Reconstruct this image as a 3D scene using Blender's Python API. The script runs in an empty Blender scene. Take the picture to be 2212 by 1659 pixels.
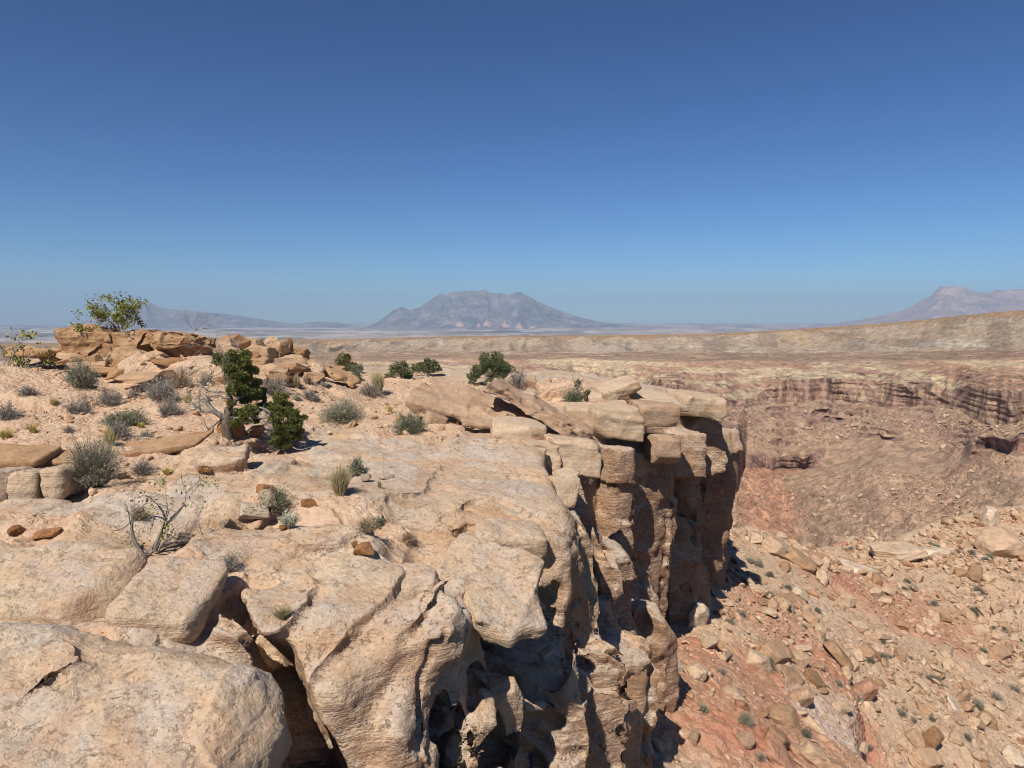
DETAIL = 1.4
HAZE = 4.5e-5
import bpy, math, time, random
import numpy as np
from concurrent.futures import ThreadPoolExecutor
T0 = time.time()
def log(s): print('[%.1f] %s' % (time.time()-T0, s))
scene = bpy.context.scene
COL = scene.collection
f32 = np.float32
# ------------------------------------------------------------------ camera
F = 705.0                       # focal length in pixels of a 1024 px wide picture
PITCH = math.radians(5.2)
CP, SP = math.cos(PITCH), math.sin(PITCH)
S = 1024/2212.0
def at(u, v, y):
    """world point seen at (u, v) (2212 px wide frame) at distance y along the view heading"""
    xc = (u*S-512)/F; yc = -(v*S-384)/F
    Y = CP+yc*SP; Z = -SP+yc*CP
    return np.array([xc*y/Y, y, Z*y/Y])
def ratio(v):
    yc = -(np.asarray(v, float)*S-384)/F
    return (-SP+yc*CP)/(CP+yc*SP)
def azim(u):
    return np.arctan2((np.asarray(u, float)*S-512)/F, CP)
cam_d = bpy.data.cameras.new('camera'); cam = bpy.data.objects.new('camera', cam_d); COL.objects.link(cam)
cam_d.sensor_width = 36; cam_d.lens = 36*F/1024; cam_d.clip_start = 0.05; cam_d.clip_end = 120000
cam.location = (0, 0, 0); cam.rotation_euler = (math.pi/2-PITCH, 0, 0)
scene.camera = cam
# ------------------------------------------------------------------ light
SUN_EL = math.radians(50)   # towards the sun: behind and left of the camera
SUNV = np.array([-0.47*math.cos(SUN_EL), -0.883*math.cos(SUN_EL), math.sin(SUN_EL)])
w = bpy.data.worlds.new('World'); scene.world = w; w.use_nodes = True
nt = w.node_tree; nt.nodes.clear()
sky = nt.nodes.new('ShaderNodeTexSky'); sky.sky_type = 'NISHITA'; sky.sun_disc = False
sky.sun_elevation = SUN_EL; sky.sun_rotation = math.atan2(SUNV[0], SUNV[1])
sky.altitude = 1500; sky.air_density = 1.0; sky.dust_density = 0.35; sky.ozone_density = 2.2
hs = nt.nodes.new('ShaderNodeHueSaturation'); hs.inputs['Saturation'].default_value = 1.10
gm = nt.nodes.new('ShaderNodeGamma'); gm.inputs[1].default_value = 1.42
bg = nt.nodes.new('ShaderNodeBackground'); bg.inputs[1].default_value = 0.055
wo = nt.nodes.new('ShaderNodeOutputWorld')
nt.links.new(sky.outputs[0], hs.inputs['Color']); nt.links.new(hs.outputs[0], gm.inputs[0]); tn = nt.nodes.new('ShaderNodeMix'); tn.data_type = 'RGBA'; tn.blend_type = 'MULTIPLY'; tn.inputs[0].default_value = 1.0; tn.inputs[7].default_value = (0.375, 0.52, 0.625, 1)
nt.links.new(gm.outputs[0], tn.inputs[6]); nt.links.new(tn.outputs[2], bg.inputs[0]); nt.links.new(bg.outputs[0], wo.inputs[0])
sl = bpy.data.lights.new('sun', 'SUN'); sl.energy = 5.0; sl.angle = math.radians(0.53); sl.color = (1.0, 0.95, 0.87)
so = bpy.data.objects.new('sun', sl); COL.objects.link(so)
from mathutils import Vector, Matrix, Quaternion
so.rotation_euler = Vector(SUNV).to_track_quat('Z', 'Y').to_euler(); so.location = (0, 0, 60)
scene.view_settings.view_transform = 'Standard'; scene.view_settings.look = 'None'
scene.view_settings.exposure = 0.22; scene.view_settings.gamma = 1
scene.render.engine = 'CYCLES'
scene.cycles.max_bounces = 6; scene.cycles.diffuse_bounces = 2; scene.cycles.glossy_bounces = 1
scene.cycles.transmission_bounces = 2; scene.cycles.volume_bounces = 0; scene.cycles.transparent_max_bounces = 4
scene.cycles.use_denoising = True
scene.cycles.use_adaptive_sampling = True; scene.cycles.adaptive_threshold = 0.025
scene.render.film_transparent = False; scene.cycles.filter_width = 1.05
# ------------------------------------------------------------------ noise
_rng = np.random.default_rng(11)
_TAB = _rng.random(64*64*64).astype(f32)*2-1
def vn(x, y, z):
    x = np.asarray(x, f32); y = np.asarray(y, f32); z = np.asarray(z, f32)
    fx = np.floor(x); fy = np.floor(y); fz = np.floor(z)
    ix = fx.astype(np.int32); iy = fy.astype(np.int32); iz = fz.astype(np.int32)
    x = x-fx; y = y-fy; z = z-fz
    x = x*x*(3-2*x); y = y*y*(3-2*y); z = z*z*(3-2*z)
    x0 = (ix & 63) << 12; x1 = ((ix+1) & 63) << 12
    y0 = (iy & 63) << 6; y1 = ((iy+1) & 63) << 6
    z0 = iz & 63; z1 = (iz+1) & 63
    def L(a, b, t): return a+(b-a)*t
    a = L(L(_TAB[x0+y0+z0], _TAB[x1+y0+z0], x), L(_TAB[x0+y1+z0], _TAB[x1+y1+z0], x), y)
    b = L(L(_TAB[x0+y0+z1], _TAB[x1+y0+z1], x), L(_TAB[x0+y1+z1], _TAB[x1+y1+z1], x), y)
    return L(a, b, z)
def fbm(x, y, z, o=4, g=0.5):
    r = 0; a = 1.0; s = 0
    for i in range(o):
        r = r+a*vn(x*2.03**i+17.1*i, y*2.03**i+5.3*i, z*2.03**i-9.7*i); s += a; a *= g
    return r/s
def ridged(x, y, z, o=4, g=0.5):
    r = 0; a = 1.0; s = 0
    for i in range(o):
        r = r+a*(1-np.abs(vn(x*2.03**i+7.7*i, y*2.03**i+3.1*i, z*2.03**i+1.3*i))*2); s += a; a *= g
    return r/s
def smoothstep(a, b, x):
    t = np.clip((x-a)/(b-a), 0, 1); return t*t*(3-2*t)
# ------------------------------------------------------------------ scene helpers
def tag(o, label=None, cat=None, group=None, kind=None):
    if label: o['label'] = label
    if cat: o['category'] = cat
    if group: o['group'] = group
    if kind: o['kind'] = kind
    return o
def mesh_of(name, verts, faces, mat, smooth=True, cols=None):
    """faces: one (M,k) array or a list of such arrays; cols: dict of per-vertex attributes"""
    verts = np.ascontiguousarray(verts, dtype=f32)
    if not isinstance(faces, (list, tuple)): faces = [faces]
    faces = [np.asarray(a, np.int32) for a in faces if len(a)]
    me = bpy.data.meshes.new(name)
    nf = sum(len(a) for a in faces)
    idx = np.concatenate([a.ravel() for a in faces]) if nf else np.zeros(0, np.int32)
    tot = np.concatenate([np.full(len(a), a.shape[1], np.int32) for a in faces]) if nf else np.zeros(0, np.int32)
    st = np.concatenate([[0], np.cumsum(tot)[:-1]]).astype(np.int32)
    me.vertices.add(len(verts)); me.vertices.foreach_set('co', verts.ravel())
    me.loops.add(len(idx)); me.loops.foreach_set('vertex_index', idx)
    me.polygons.add(nf); me.polygons.foreach_set('loop_start', st)
    me.polygons.foreach_set('use_smooth', np.full(nf, smooth, bool))
    me.update(calc_edges=True)
    for k, a in (cols or {}).items():
        a = np.asarray(a, f32)
        if a.ndim == 1:
            at_ = me.attributes.new(k, 'FLOAT', 'POINT'); at_.data.foreach_set('value', a)
        else:
            at_ = me.attributes.new(k, 'FLOAT_COLOR', 'POINT')
            at_.data.foreach_set('color', np.concatenate([a, np.ones((len(a), 1), f32)], 1).ravel().astype(f32))
    if mat: me.materials.append(mat)
    return me
def obj(name, me, parent=None, loc=(0, 0, 0), rz=0, scale=None):
    o = bpy.data.objects.new(name, me); COL.objects.link(o)
    o.location = [float(c) for c in loc]; o.rotation_euler = (0, 0, rz)
    if scale is not None: o.scale = (scale,)*3 if np.isscalar(scale) else scale
    if parent: o.parent = parent
    return o
def empty(name, loc, rz=0, scale=1.0):
    o = bpy.data.objects.new(name, None); COL.objects.link(o); o.empty_display_size = 0.2
    o.location = [float(c) for c in loc]; o.rotation_euler = (0, 0, rz); o.scale = (scale,)*3
    return o
def grid_faces(n, m):
    i = np.arange(n*m).reshape(n, m)
    return np.stack([i[:-1, :-1], i[1:, :-1], i[1:, 1:], i[:-1, 1:]], -1).reshape(-1, 4)
# ------------------------------------------------------------------ materials
class NB:
    """small node-graph builder"""
    def __init__(s, name):
        s.m = bpy.data.materials.new(name); s.m.use_nodes = True
        s.t = s.m.node_tree; s.n = s.t.nodes; s.n.clear()
        s.out = s.n.new('ShaderNodeOutputMaterial'); s.b = s.n.new('ShaderNodeBsdfPrincipled')
        s.b.inputs['Roughness'].default_value = 0.95; s.b.inputs['Specular IOR Level'].default_value = 0.1
        s.t.links.new(s.b.outputs[0], s.out.inputs[0])
        s.co = s.n.new('ShaderNodeTexCoord').outputs['Object']
    def put(s, sock, v):
        if isinstance(v, bpy.types.NodeSocket): s.t.links.new(v, sock)
        elif v is not None:
            sock.default_value = tuple(v)+(1,) if (hasattr(v, '__len__') and len(v) == 3 and sock.type == 'RGBA') else v
    def math(s, op, a, b=0.0, c=0.0, clamp=False):
        n = s.n.new('ShaderNodeMath'); n.operation = op; n.use_clamp = clamp
        s.put(n.inputs[0], a); s.put(n.inputs[1], b); s.put(n.inputs[2], c); return n.outputs[0]
    def vscale(s, v, sc, off=(0, 0, 0), rot=(0, 0, 0)):
        n = s.n.new('ShaderNodeMapping'); s.put(n.inputs[0], v)
        n.inputs['Scale'].default_value = sc; n.inputs['Location'].default_value = off; n.inputs['Rotation'].default_value = rot
        return n.outputs[0]
    def noise(s, v, scale, detail=4, rough=0.55, dist=0.0, out='Fac'):
        n = s.n.new('ShaderNodeTexNoise'); s.put(n.inputs['Vector'], v)
        n.inputs['Scale'].default_value = scale; n.inputs['Detail'].default_value = detail
        n.inputs['Roughness'].default_value = rough; n.inputs['Distortion'].default_value = dist
        return n.outputs[out]
    def vor(s, v, scale, feature='F1', rand=1.0, out='Distance'):
        n = s.n.new('ShaderNodeTexVoronoi'); n.feature = feature; s.put(n.inputs['Vector'], v)
        n.inputs['Scale'].default_value = scale; n.inputs['Randomness'].default_value = rand
        return n.outputs[out]
    def ramp(s, fac, stops, interp='LINEAR'):
        n = s.n.new('ShaderNodeValToRGB'); s.put(n.inputs[0], fac); cr = n.color_ramp; cr.interpolation = interp
        while len(cr.elements) > 1: cr.elements.remove(cr.elements[0])
        for i, (p, c) in enumerate(stops):
            e = cr.elements[0] if i == 0 else cr.elements.new(p)
            e.position = p; e.color = tuple(c)+(1,) if hasattr(c, '__len__') else (c, c, c, 1)
        return n.outputs[0]
    def mr(s, v, a, b, c=0.0, d=1.0):
        n = s.n.new('ShaderNodeMapRange'); s.put(n.inputs[0], v); n.clamp = True
        for k, q in zip((1, 2, 3, 4), (a, b, c, d)): n.inputs[k].default_value = q
        return n.outputs[0]
    def mix(s, fac, a, b, mode='MIX'):
        n = s.n.new('ShaderNodeMix'); n.data_type = 'RGBA'; n.blend_type = mode
        s.put(n.inputs[0], fac); s.put(n.inputs[6], a); s.put(n.inputs[7], b); return n.outputs[2]
    def attr(s, name, out='Fac'):
        n = s.n.new('ShaderNodeAttribute'); n.attribute_name = name; return n.outputs[out]
    def addv(s, a, b, sc):
        n = s.n.new('ShaderNodeVectorMath'); n.operation = 'MULTIPLY_ADD'
        s.put(n.inputs[0], b); n.inputs[1].default_value = sc; s.put(n.inputs[2], a); return n.outputs[0]
    def bump(s, h, dist, strength=1.0):
        n = s.n.new('ShaderNodeBump'); n.inputs['Strength'].default_value = strength
        n.inputs['Distance'].default_value = dist; s.put(n.inputs['Height'], h)
        s.t.links.new(n.outputs[0], s.b.inputs['Normal'])
    def disp(s, h, scale, mid=0.5):
        n = s.n.new('ShaderNodeDisplacement'); s.put(n.inputs['Height'], h)
        n.inputs['Midlevel'].default_value = mid; n.inputs['Scale'].default_value = scale
        s.t.links.new(n.outputs[0], s.out.inputs['Displacement']); s.m.displacement_method = 'BOTH'
    def color(s, c): s.put(s.b.inputs['Base Color'], c)
    def normal_z(s):
        g = s.n.new('ShaderNodeNewGeometry'); x = s.n.new('ShaderNodeSeparateXYZ')
        s.t.links.new(g.outputs['Normal'], x.inputs[0]); return x.outputs[2]
    def sep(s, v, k):
        x = s.n.new('ShaderNodeSeparateXYZ'); s.put(x.inputs[0], v); return x.outputs[k]

def rock_material(name, pal, varnish=0.6, grey=0.5, scale=1.0, disp=0.05, strata=1.0, redwall=0.0, soil=False):
    """weathered sandstone: bedding streaks, stains, pits and cracks"""
    b = NB(name); c = b.co
    warp = b.noise(c, 0.55*scale, 2, 0.5, out='Color')
    cw = b.addv(c, warp, (0.5/scale, 0.5/scale, 0.35/scale))
    broad = b.noise(c, 0.5*scale, 5, 0.6, 0.4)
    mid = b.noise(c, 2.6*scale, 6, 0.62)
    fine = b.noise(c, 17*scale, 5, 0.65)
    bed = b.noise(b.vscale(cw, (0.5*scale, 0.5*scale, 11*scale), rot=(0.22, -0.16, 0.0)), 1.0, 5, 0.62)
    bed2 = b.noise(b.vscale(cw, (1.0*scale, 1.0*scale, 38*scale), rot=(0.22, -0.16, 0.0)), 1.0, 3, 0.6)
    col = b.ramp(broad, [(0.36, pal[0]), (0.46, pal[1]), (0.54, pal[2]), (0.64, pal[3])])
    col = b.mix(b.mr(bed, 0.40, 0.68, 0, 0.40), col, pal[4])
    col = b.mix(b.mr(bed2, 0.45, 0.66, 0, 0.22*strata), col, pal[2])
    # grey weathered crust on faces that look up
    crust = b.math('MULTIPLY', b.mr(b.noise(c, 0.7*scale, 6, 0.68, 0.3), 0.45, 0.56), b.mr(b.normal_z(), 0.2, 0.75))
    col = b.mix(b.math('MULTIPLY', crust, grey), col, pal[5])
    # pale flakes
    fl = b.mr(b.noise(c, 5.5*scale, 7, 0.72, 0.6), 0.585, 0.63)
    col = b.mix(b.math('MULTIPLY', fl, 0.45), col, pal[6])
    if redwall > 0:   # red-brown varnish of the steep faces
        wall = b.math('MULTIPLY', b.mr(b.normal_z(), 0.6, 0.15), b.math('MAXIMUM', b.mr(b.noise(b.vscale(c, (0.7, 0.7, 0.16)), 1.0, 5, 0.65), 0.36, 0.52, 0, 0.8), b.math('MULTIPLY', b.attr('red'), b.mr(b.noise(c, 1.1, 5, 0.65), 0.24, 0.44))))
        col = b.mix(b.math('MULTIPLY', wall, redwall), col, pal[7])
    stain = b.mr(b.noise(b.vscale(c, (0.9*scale, 0.9*scale, 1.5*scale)), 1.0, 6, 0.66, 0.8), 0.50, 0.64)
    col = b.mix(b.math('MULTIPLY', stain, varnish), col, pal[8])
    pits = b.mr(b.noise(c, 26*scale, 4, 0.7), 0.30, 0.40, 1.0, 0.0)
    col = b.mix(b.math('MULTIPLY', pits, 0.35), col, (0.16, 0.11, 0.075))
    v = b.mix(0.5, (1, 1, 1), b.ramp(fine, [(0.25, 0.5), (0.75, 1.25)]), 'MULTIPLY')
    col = b.mix(1.0, col, v, 'MULTIPLY')
    if soil:
        so_ = b.math('ADD', b.attr('soil'), b.math('MULTIPLY', b.math('SUBTRACT', b.noise(c, 2.2, 5, 0.65), 0.5), 0.9))
        sm = b.mr(so_, 0.42, 0.62)
        peb = b.ramp(b.vor(b.addv(c, b.noise(c, 8, 2, 0.5, out='Color'), (0.05, 0.05, 0.05)), 11, out='Color'),
                     [(0.1, (0.44, 0.255, 0.145)), (0.4, (0.53, 0.345, 0.215)), (0.7, (0.60, 0.43, 0.295)), (0.95, (0.36, 0.19, 0.10))])
        pd = b.vor(b.addv(c, b.noise(c, 8, 2, 0.5, out='Color'), (0.05, 0.05, 0.05)), 11)
        dirt = b.ramp(b.noise(c, 3.0, 6, 0.65), [(0.3, (0.51, 0.335, 0.21)), (0.5, (0.57, 0.395, 0.265)), (0.7, (0.62, 0.46, 0.325))])
        dirt = b.mix(b.mr(b.noise(c, 1.6, 4, 0.6), 0.42, 0.58, 0.1, 0.75), dirt, peb)
        col = b.mix(sm, col, dirt)
    b.color(col)
    h = b.math('MULTIPLY', broad, 0.5)
    h = b.math('ADD', h, b.math('MULTIPLY', mid, 0.85))
    h = b.math('ADD', h, b.math('MULTIPLY', bed, 0.24*strata))
    h = b.math('ADD', h, b.math('MULTIPLY', bed2, 0.10*strata))
    h = b.math('ADD', h, b.math('MULTIPLY', fine, 0.20))
    h = b.math('ADD', h, b.math('MULTIPLY', fl, 0.10))
    h = b.math('SUBTRACT', h, b.math('MULTIPLY', pits, 0.10))
    if soil:
        hs_ = b.math('ADD', 1.25, b.math('SUBTRACT', b.math('MULTIPLY', fine, 0.5), b.math('MULTIPLY', pd, 0.35)))
        mx = b.n.new('ShaderNodeMix'); b.put(mx.inputs[0], sm); b.put(mx.inputs[2], h); b.put(mx.inputs[3], hs_); h = mx.outputs[0]
    b.disp(h, disp, 1.2)
    return b.m
PAL_SLICK = [(0.495, 0.350, 0.230), (0.555, 0.415, 0.285), (0.520, 0.350, 0.218), (0.595, 0.465, 0.330), (0.435, 0.282, 0.168),
             (0.46, 0.405, 0.35), (0.66, 0.52, 0.37), (0.225, 0.112, 0.070), (0.42, 0.235, 0.12)]
PAL_OUT = [(0.47, 0.285, 0.15), (0.52, 0.335, 0.19), (0.43, 0.235, 0.11), (0.55, 0.385, 0.235), (0.36, 0.19, 0.088),
           (0.40, 0.29, 0.20), (0.58, 0.42, 0.27), (0.24, 0.12, 0.06), (0.33, 0.145, 0.055)]
PAL_CAP = [(0.40, 0.240, 0.130), (0.45, 0.290, 0.165), (0.34, 0.190, 0.095), (0.49, 0.335, 0.205), (0.29, 0.150, 0.070),
           (0.36, 0.235, 0.145), (0.54, 0.375, 0.225), (0.2, 0.09, 0.045), (0.26, 0.105, 0.04)]
PAL_BROWN = [(0.42, 0.275, 0.175), (0.47, 0.325, 0.215), (0.39, 0.245, 0.15), (0.52, 0.38, 0.26), (0.32, 0.19, 0.11),
             (0.40, 0.30, 0.22), (0.55, 0.41, 0.28), (0.2, 0.1, 0.06), (0.30, 0.15, 0.08)]
# ------------------------------------------------------------------ implicit-surface mesher (angular grid: finer near the viewer's ledge)
_CORN = np.array([(i, j, k) for i in (0, 1) for j in (0, 1) for k in (0, 1)])
_EDGES = [(a, b) for a in range(8) for b in range(a+1, 8) if np.abs(_CORN[a]-_CORN[b]).sum() == 1]
def q2w(q):
    r = np.exp(q[..., 1]); return np.stack([r*np.sin(q[..., 0]), r*np.cos(q[..., 0]), r*q[..., 2]], -1)
def w2q(p):
    r = np.hypot(p[..., 0], p[..., 1]); return np.stack([np.arctan2(p[..., 0], p[..., 1]), np.log(r), p[..., 2]/r], -1)
def mesh_sdf(func, qlo, qhi, h, n=30):
    """func(P, centre, radius) -> signed distance of points P (N,3); returns verts, quads"""
    lo = np.floor(np.array(qlo)/h).astype(int); hi = np.ceil(np.array(qhi)/h).astype(int)
    nb = np.maximum(1, np.ceil((hi-lo)/n).astype(int))
    dims = nb*n+4
    def key(c): c = c-lo+2; return (c[..., 0].astype(np.int64)*dims[1]+c[..., 1])*dims[2]+c[..., 2]
    g = np.arange(-1, n+1); G = np.stack(np.meshgrid(g, g, g, indexing='ij'), -1)
    def work(blk):
        o = lo+np.array(blk)*n
        ctr = q2w((o+n/2)*h); r = np.hypot(ctr[0], ctr[1]); rad = r*h*n*0.98*max(1, abs(ctr[2])/r+0.25)
        if func(ctr[None], ctr, rad)[0] > rad*1.25+0.25 or func(ctr[None], ctr, rad)[0] < -rad*1.25-0.25: return None
        Q = (G+o)*h
        Fv = func(q2w(Q).reshape(-1, 3), ctr, rad).reshape(G.shape[:3]).astype(f32)
        ins = Fv < 0
        if ins.all() or not ins.any(): return None
        m = n+1
        cs = [Fv[i:i+m, j:j+m, k:k+m] for i, j, k in _CORN]
        cnt = sum((c < 0).astype(np.int8) for c in cs)
        act = np.argwhere((cnt > 0) & (cnt < 8))
        vals = np.stack([c[act[:, 0], act[:, 1], act[:, 2]] for c in cs], 1)
        acc = np.zeros((len(act), 3)); num = np.zeros(len(act))
        for a, b in _EDGES:
            va, vb = vals[:, a], vals[:, b]; x = (va < 0) != (vb < 0)
            t = np.where(x, va/np.where(x, va-vb, 1), 0)
            acc += np.where(x[:, None], _CORN[a]+t[:, None]*(_CORN[b]-_CORN[a]), 0); num += x
        cell = act-1+o
        V = q2w((cell+acc/num[:, None])*h); K = key(cell)
        quads = []
        for ax in range(3):
            s0 = [slice(1, n+1)]*3; s1 = [slice(1, n+1)]*3; s1[ax] = slice(2, n+2)
            A = ins[tuple(s0)]; B = ins[tuple(s1)]
            e = np.argwhere(A != B)
            if not len(e): continue
            flip = A[e[:, 0], e[:, 1], e[:, 2]]
            c = e+o; b1, b2 = (ax+1) % 3, (ax+2) % 3
            d1 = np.zeros(3, int); d1[b1] = 1; d2 = np.zeros(3, int); d2[b2] = 1
            qd = np.stack([key(c-d1-d2), key(c-d2), key(c), key(c-d1)], 1)
            qd[~flip] = qd[~flip][:, ::-1]
            quads.append(qd)
        return V, K, (np.concatenate(quads) if quads else np.zeros((0, 4), np.int64))
    blks = [(i, j, k) for i in range(nb[0]) for j in range(nb[1]) for k in range(nb[2])]
    with ThreadPoolExecutor(4) as ex: res = [r for r in ex.map(work, blks) if r is not None]
    V = np.concatenate([r[0] for r in res]); K = np.concatenate([r[1] for r in res]); Qd = np.concatenate([r[2] for r in res])
    uk, fi = np.unique(K, return_index=True)
    V = V[fi]; ix = np.searchsorted(uk, Qd); ix = np.clip(ix, 0, len(uk)-1)
    ok = (uk[ix] == Qd).all(1)
    return V, ix[ok]
def rot3(rx, ry, rz):
    from mathutils import Euler
    return np.array(Euler((rx, ry, rz)).to_matrix())
def smin(a, b, k):
    h = np.maximum(k-np.abs(a-b), 0)/k; return np.minimum(a, b)-h*h*k*0.25
def smax(a, b, k): return -smin(-a, -b, k)
class Mass:
    """a rounded block of bedrock; half sizes in metres, angles in degrees"""
    def __init__(s, c, half, rot=(0, 0, 0), r=0.3, k=0.15, cut=False, nf=None, fr=(0.80, 0.98)):
        s.c = np.array(c, float); s.h = np.array(half, float); s.R = rot3(*[math.radians(a) for a in rot])
        s.r = min(r, s.h.min()*0.98)*0.8; s.k = k; s.cut = cut; s.bs = np.linalg.norm(s.h)
        rg_ = np.random.default_rng(int(abs(c[0])*1000+abs(c[1])*7000+abs(c[2])*333)); s.pl = []
        for _ in range(0 if s.h.min() < 0.06 and nf is None else (4 if nf is None else nf)):
            n_ = rg_.normal(size=3)*np.array([1, 1, 0.8]); n_ /= np.linalg.norm(n_)
            s.pl.append((n_, (np.abs(n_) @ (s.h-s.r)+s.r)*rg_.uniform(*fr)))
    def d(s, P):
        L = (P-s.c) @ s.R; q = np.abs(L)-(s.h-s.r)
        d = np.linalg.norm(np.maximum(q, 0), axis=1)+np.minimum(q.max(1), 0)-s.r
        kk = 0.25*s.r+0.02
        for n_, D in s.pl: d = smax(d, L @ n_-D, kk)
        return d
def rbf(pts):
    """thin-plate surface through (x, y, value) rows"""
    P = np.array(pts, float); n = len(P)
    def ph(r2): return 0.5*r2*np.log(r2+1e-9)
    A = ph(((P[:, None, :2]-P[None, :, :2])**2).sum(-1))+np.eye(n)*0.02
    M = np.zeros((n+3, n+3)); M[:n, :n] = A; M[:n, n] = 1; M[:n, n+1:] = P[:, :2]; M[n, :n] = 1; M[n+1:, :n] = P[:, :2].T
    wt = np.linalg.solve(M, np.concatenate([P[:, 2], np.zeros(3)]))
    def ev(x, y):
        x = np.asarray(x, float); sh = x.shape; x = x.ravel(); y = np.asarray(y, float).ravel()
        out = np.empty(len(x))
        for i in range(0, len(x), 20000):
            xx, yy = x[i:i+20000], y[i:i+20000]
            out[i:i+20000] = ph((xx[:, None]-P[:, 0])**2+(yy[:, None]-P[:, 1])**2) @ wt[:n]+wt[n]+wt[n+1]*xx+wt[n+2]*yy
        return out.reshape(sh)
    return ev
class Lut:
    """bilinear table of a 2-D function"""
    def __init__(s, fn, x0, x1, y0, y1, st):
        s.x0, s.y0, s.st = x0, y0, st
        xs = np.arange(x0, x1+st, st); ys = np.arange(y0, y1+st, st)
        X, Y = np.meshgrid(xs, ys, indexing='ij'); s.t = fn(X, Y).astype(f32); s.n, s.m = s.t.shape
    def __call__(s, x, y):
        a = np.clip((np.asarray(x)-s.x0)/s.st, 0, s.n-1.001); b = np.clip((np.asarray(y)-s.y0)/s.st, 0, s.m-1.001)
        i = a.astype(int); j = b.astype(int); a = a-i; b = b-j
        return (s.t[i, j]*(1-a)+s.t[i+1, j]*a)*(1-b)+(s.t[i, j+1]*(1-a)+s.t[i+1, j+1]*a)*b
def poly_sd(poly):
    p = np.array(poly, float)
    def ev(X, Y):
        d = np.full(X.shape, 1e9); ins = np.zeros(X.shape, bool)
        for a, b in zip(p, np.roll(p, -1, 0)):
            e = b-a; t = np.clip(((X-a[0])*e[0]+(Y-a[1])*e[1])/(e @ e), 0, 1)
            d = np.minimum(d, np.hypot(X-a[0]-t*e[0], Y-a[1]-t*e[1]))
            c = (a[1] > Y) != (b[1] > Y)
            with np.errstate(divide='ignore', invalid='ignore'): ins ^= c & (X < (b[0]-a[0])*(Y-a[1])/(b[1]-a[1])+a[0])
        return np.where(ins, -d, d)
    return ev
# ------------------------------------------------------------------ the near plateau: top surface
TOP = [  # u, v, distance of points on the ground between the rocks
 (30, 1150, 7.3), (-200, 1190, 7.4), (100, 960, 11), (100, 860, 16), (-200, 900, 13), (250, 800, 19), (400, 800, 19), (120, 800, 19), (300, 900, 13.5),
 (450, 880, 14.5), (600, 985, 12.4), (480, 960, 12.3), (700, 960, 12.6), (850, 905, 16.5), (700, 820, 23), (760, 860, 19.5), (900, 812, 27), (1050, 840, 23),
 (1200, 862, 20.5), (1000, 955, 12.8), (1180, 950, 14), (850, 945, 13), (720, 1090, 8.9), (640, 1060, 9.6), (350, 1030, 9.4),
 (30, 1045, 9.1), (580, 780, 21), (660, 790, 24), (230, 1020, 9.3), (300, 970, 10.8), (-100, 800, 19), (640, 1140, 8.2)]
_tp = [at(*t) for t in TOP]
_tp += [np.array(q) for q in [(-16, 30, -1.8), (-8, 34, -2.3), (0, 36, -2.5), (4, 30, -2.4), (-25, 20, -1.7), (-20, 12, -1.9), (-9, 4, -2.6), (-9, 0, -1.9), (0, 0, -1.72), (0.5, 1.2, -1.8),
     (0, -4, -1.7), (-2.5, 2.6, -3.4), (-5, 2.5, -3.0), (-16, 4, -1.9), (1.5, 4, -3.6), (7, 30, -3.0), (5, 24, -2.7), (-12, 24, -1.2), (-9, 24, -1.5), (9, 36, -3.6),
     (-3.2, 4.4, -3.3), (-2.0, 5.2, -3.1), (-1.2, 5.6, -3.4), (-4.4, 5.35, -2.42), (-3.0, 5.4, -2.42), (-4.0, 6.7, -2.32), (-2.9, 6.7, -2.36), (-2.3, 6.5, -2.62), (-1.5, 6.5, -2.75), (-0.9, 7.0, -2.78), (-1.6, 7.7, -2.52), (-0.2, 7.6, -3.1), (-0.2, 8.8, -3.05), (-1.0, 8.2, -2.70)]]
topL = Lut(rbf(_tp), -30, 14, -6, 46, 0.12)
RIM = [(1.6, -6), (1.5, 1.3), (-0.6, 1.8), (-1.5, 2.9), (-1.75, 4.6), (-1.5, 5.3), (-0.75, 5.75), (-0.55, 6.3), (-0.55, 7.0), (-0.2, 7.7), (0.35, 8.4), (0.75, 9.2), (0.85, 10.4), (0.75, 11.6), (1.0, 13.1), (1.3, 14.3),
       (1.7, 15.6), (2.3, 16.6), (3.2, 17.1), (3.5, 18.6), (4.2, 20.2), (5.3, 20.7), (5.7, 22), (6.4, 23.6), (6.9, 25.5), (7.4, 27.5), (7.4, 31), (6, 36), (2, 44), (-32, 44), (-32, -6)]
rimL = Lut(poly_sd(RIM), -34, 16, -8, 46, 0.12)
def blade(p, q, th=0.03, depth=0.5):
    """an open crack running from p to q (u, v, distance), cut back into the rock"""
    p, q = at(*p), at(*q); m = Mass((p+q)/2, (np.linalg.norm(q-p)/2+0.03, depth, th), (0, 0, 0), th, 0.05, nf=0)
    ex = (q-p)/np.linalg.norm(q-p); ey = (p+q)/np.linalg.norm(p+q); ey = ey-ex*(ey @ ex); ey /= np.linalg.norm(ey)
    m.R = np.stack([ex, ey, np.cross(ex, ey)], 1); return m
def A(u, v, y, half, rot=(0, 0, 0), r=0.3, k=0.15, dz=0.0, dx=0.0, cut=False, nf=None, fr=(0.80, 0.98)):
    c = at(u, v, y); return Mass((c[0]+dx, c[1], c[2]+dz), half, rot, r, k, cut, nf, fr)
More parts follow.
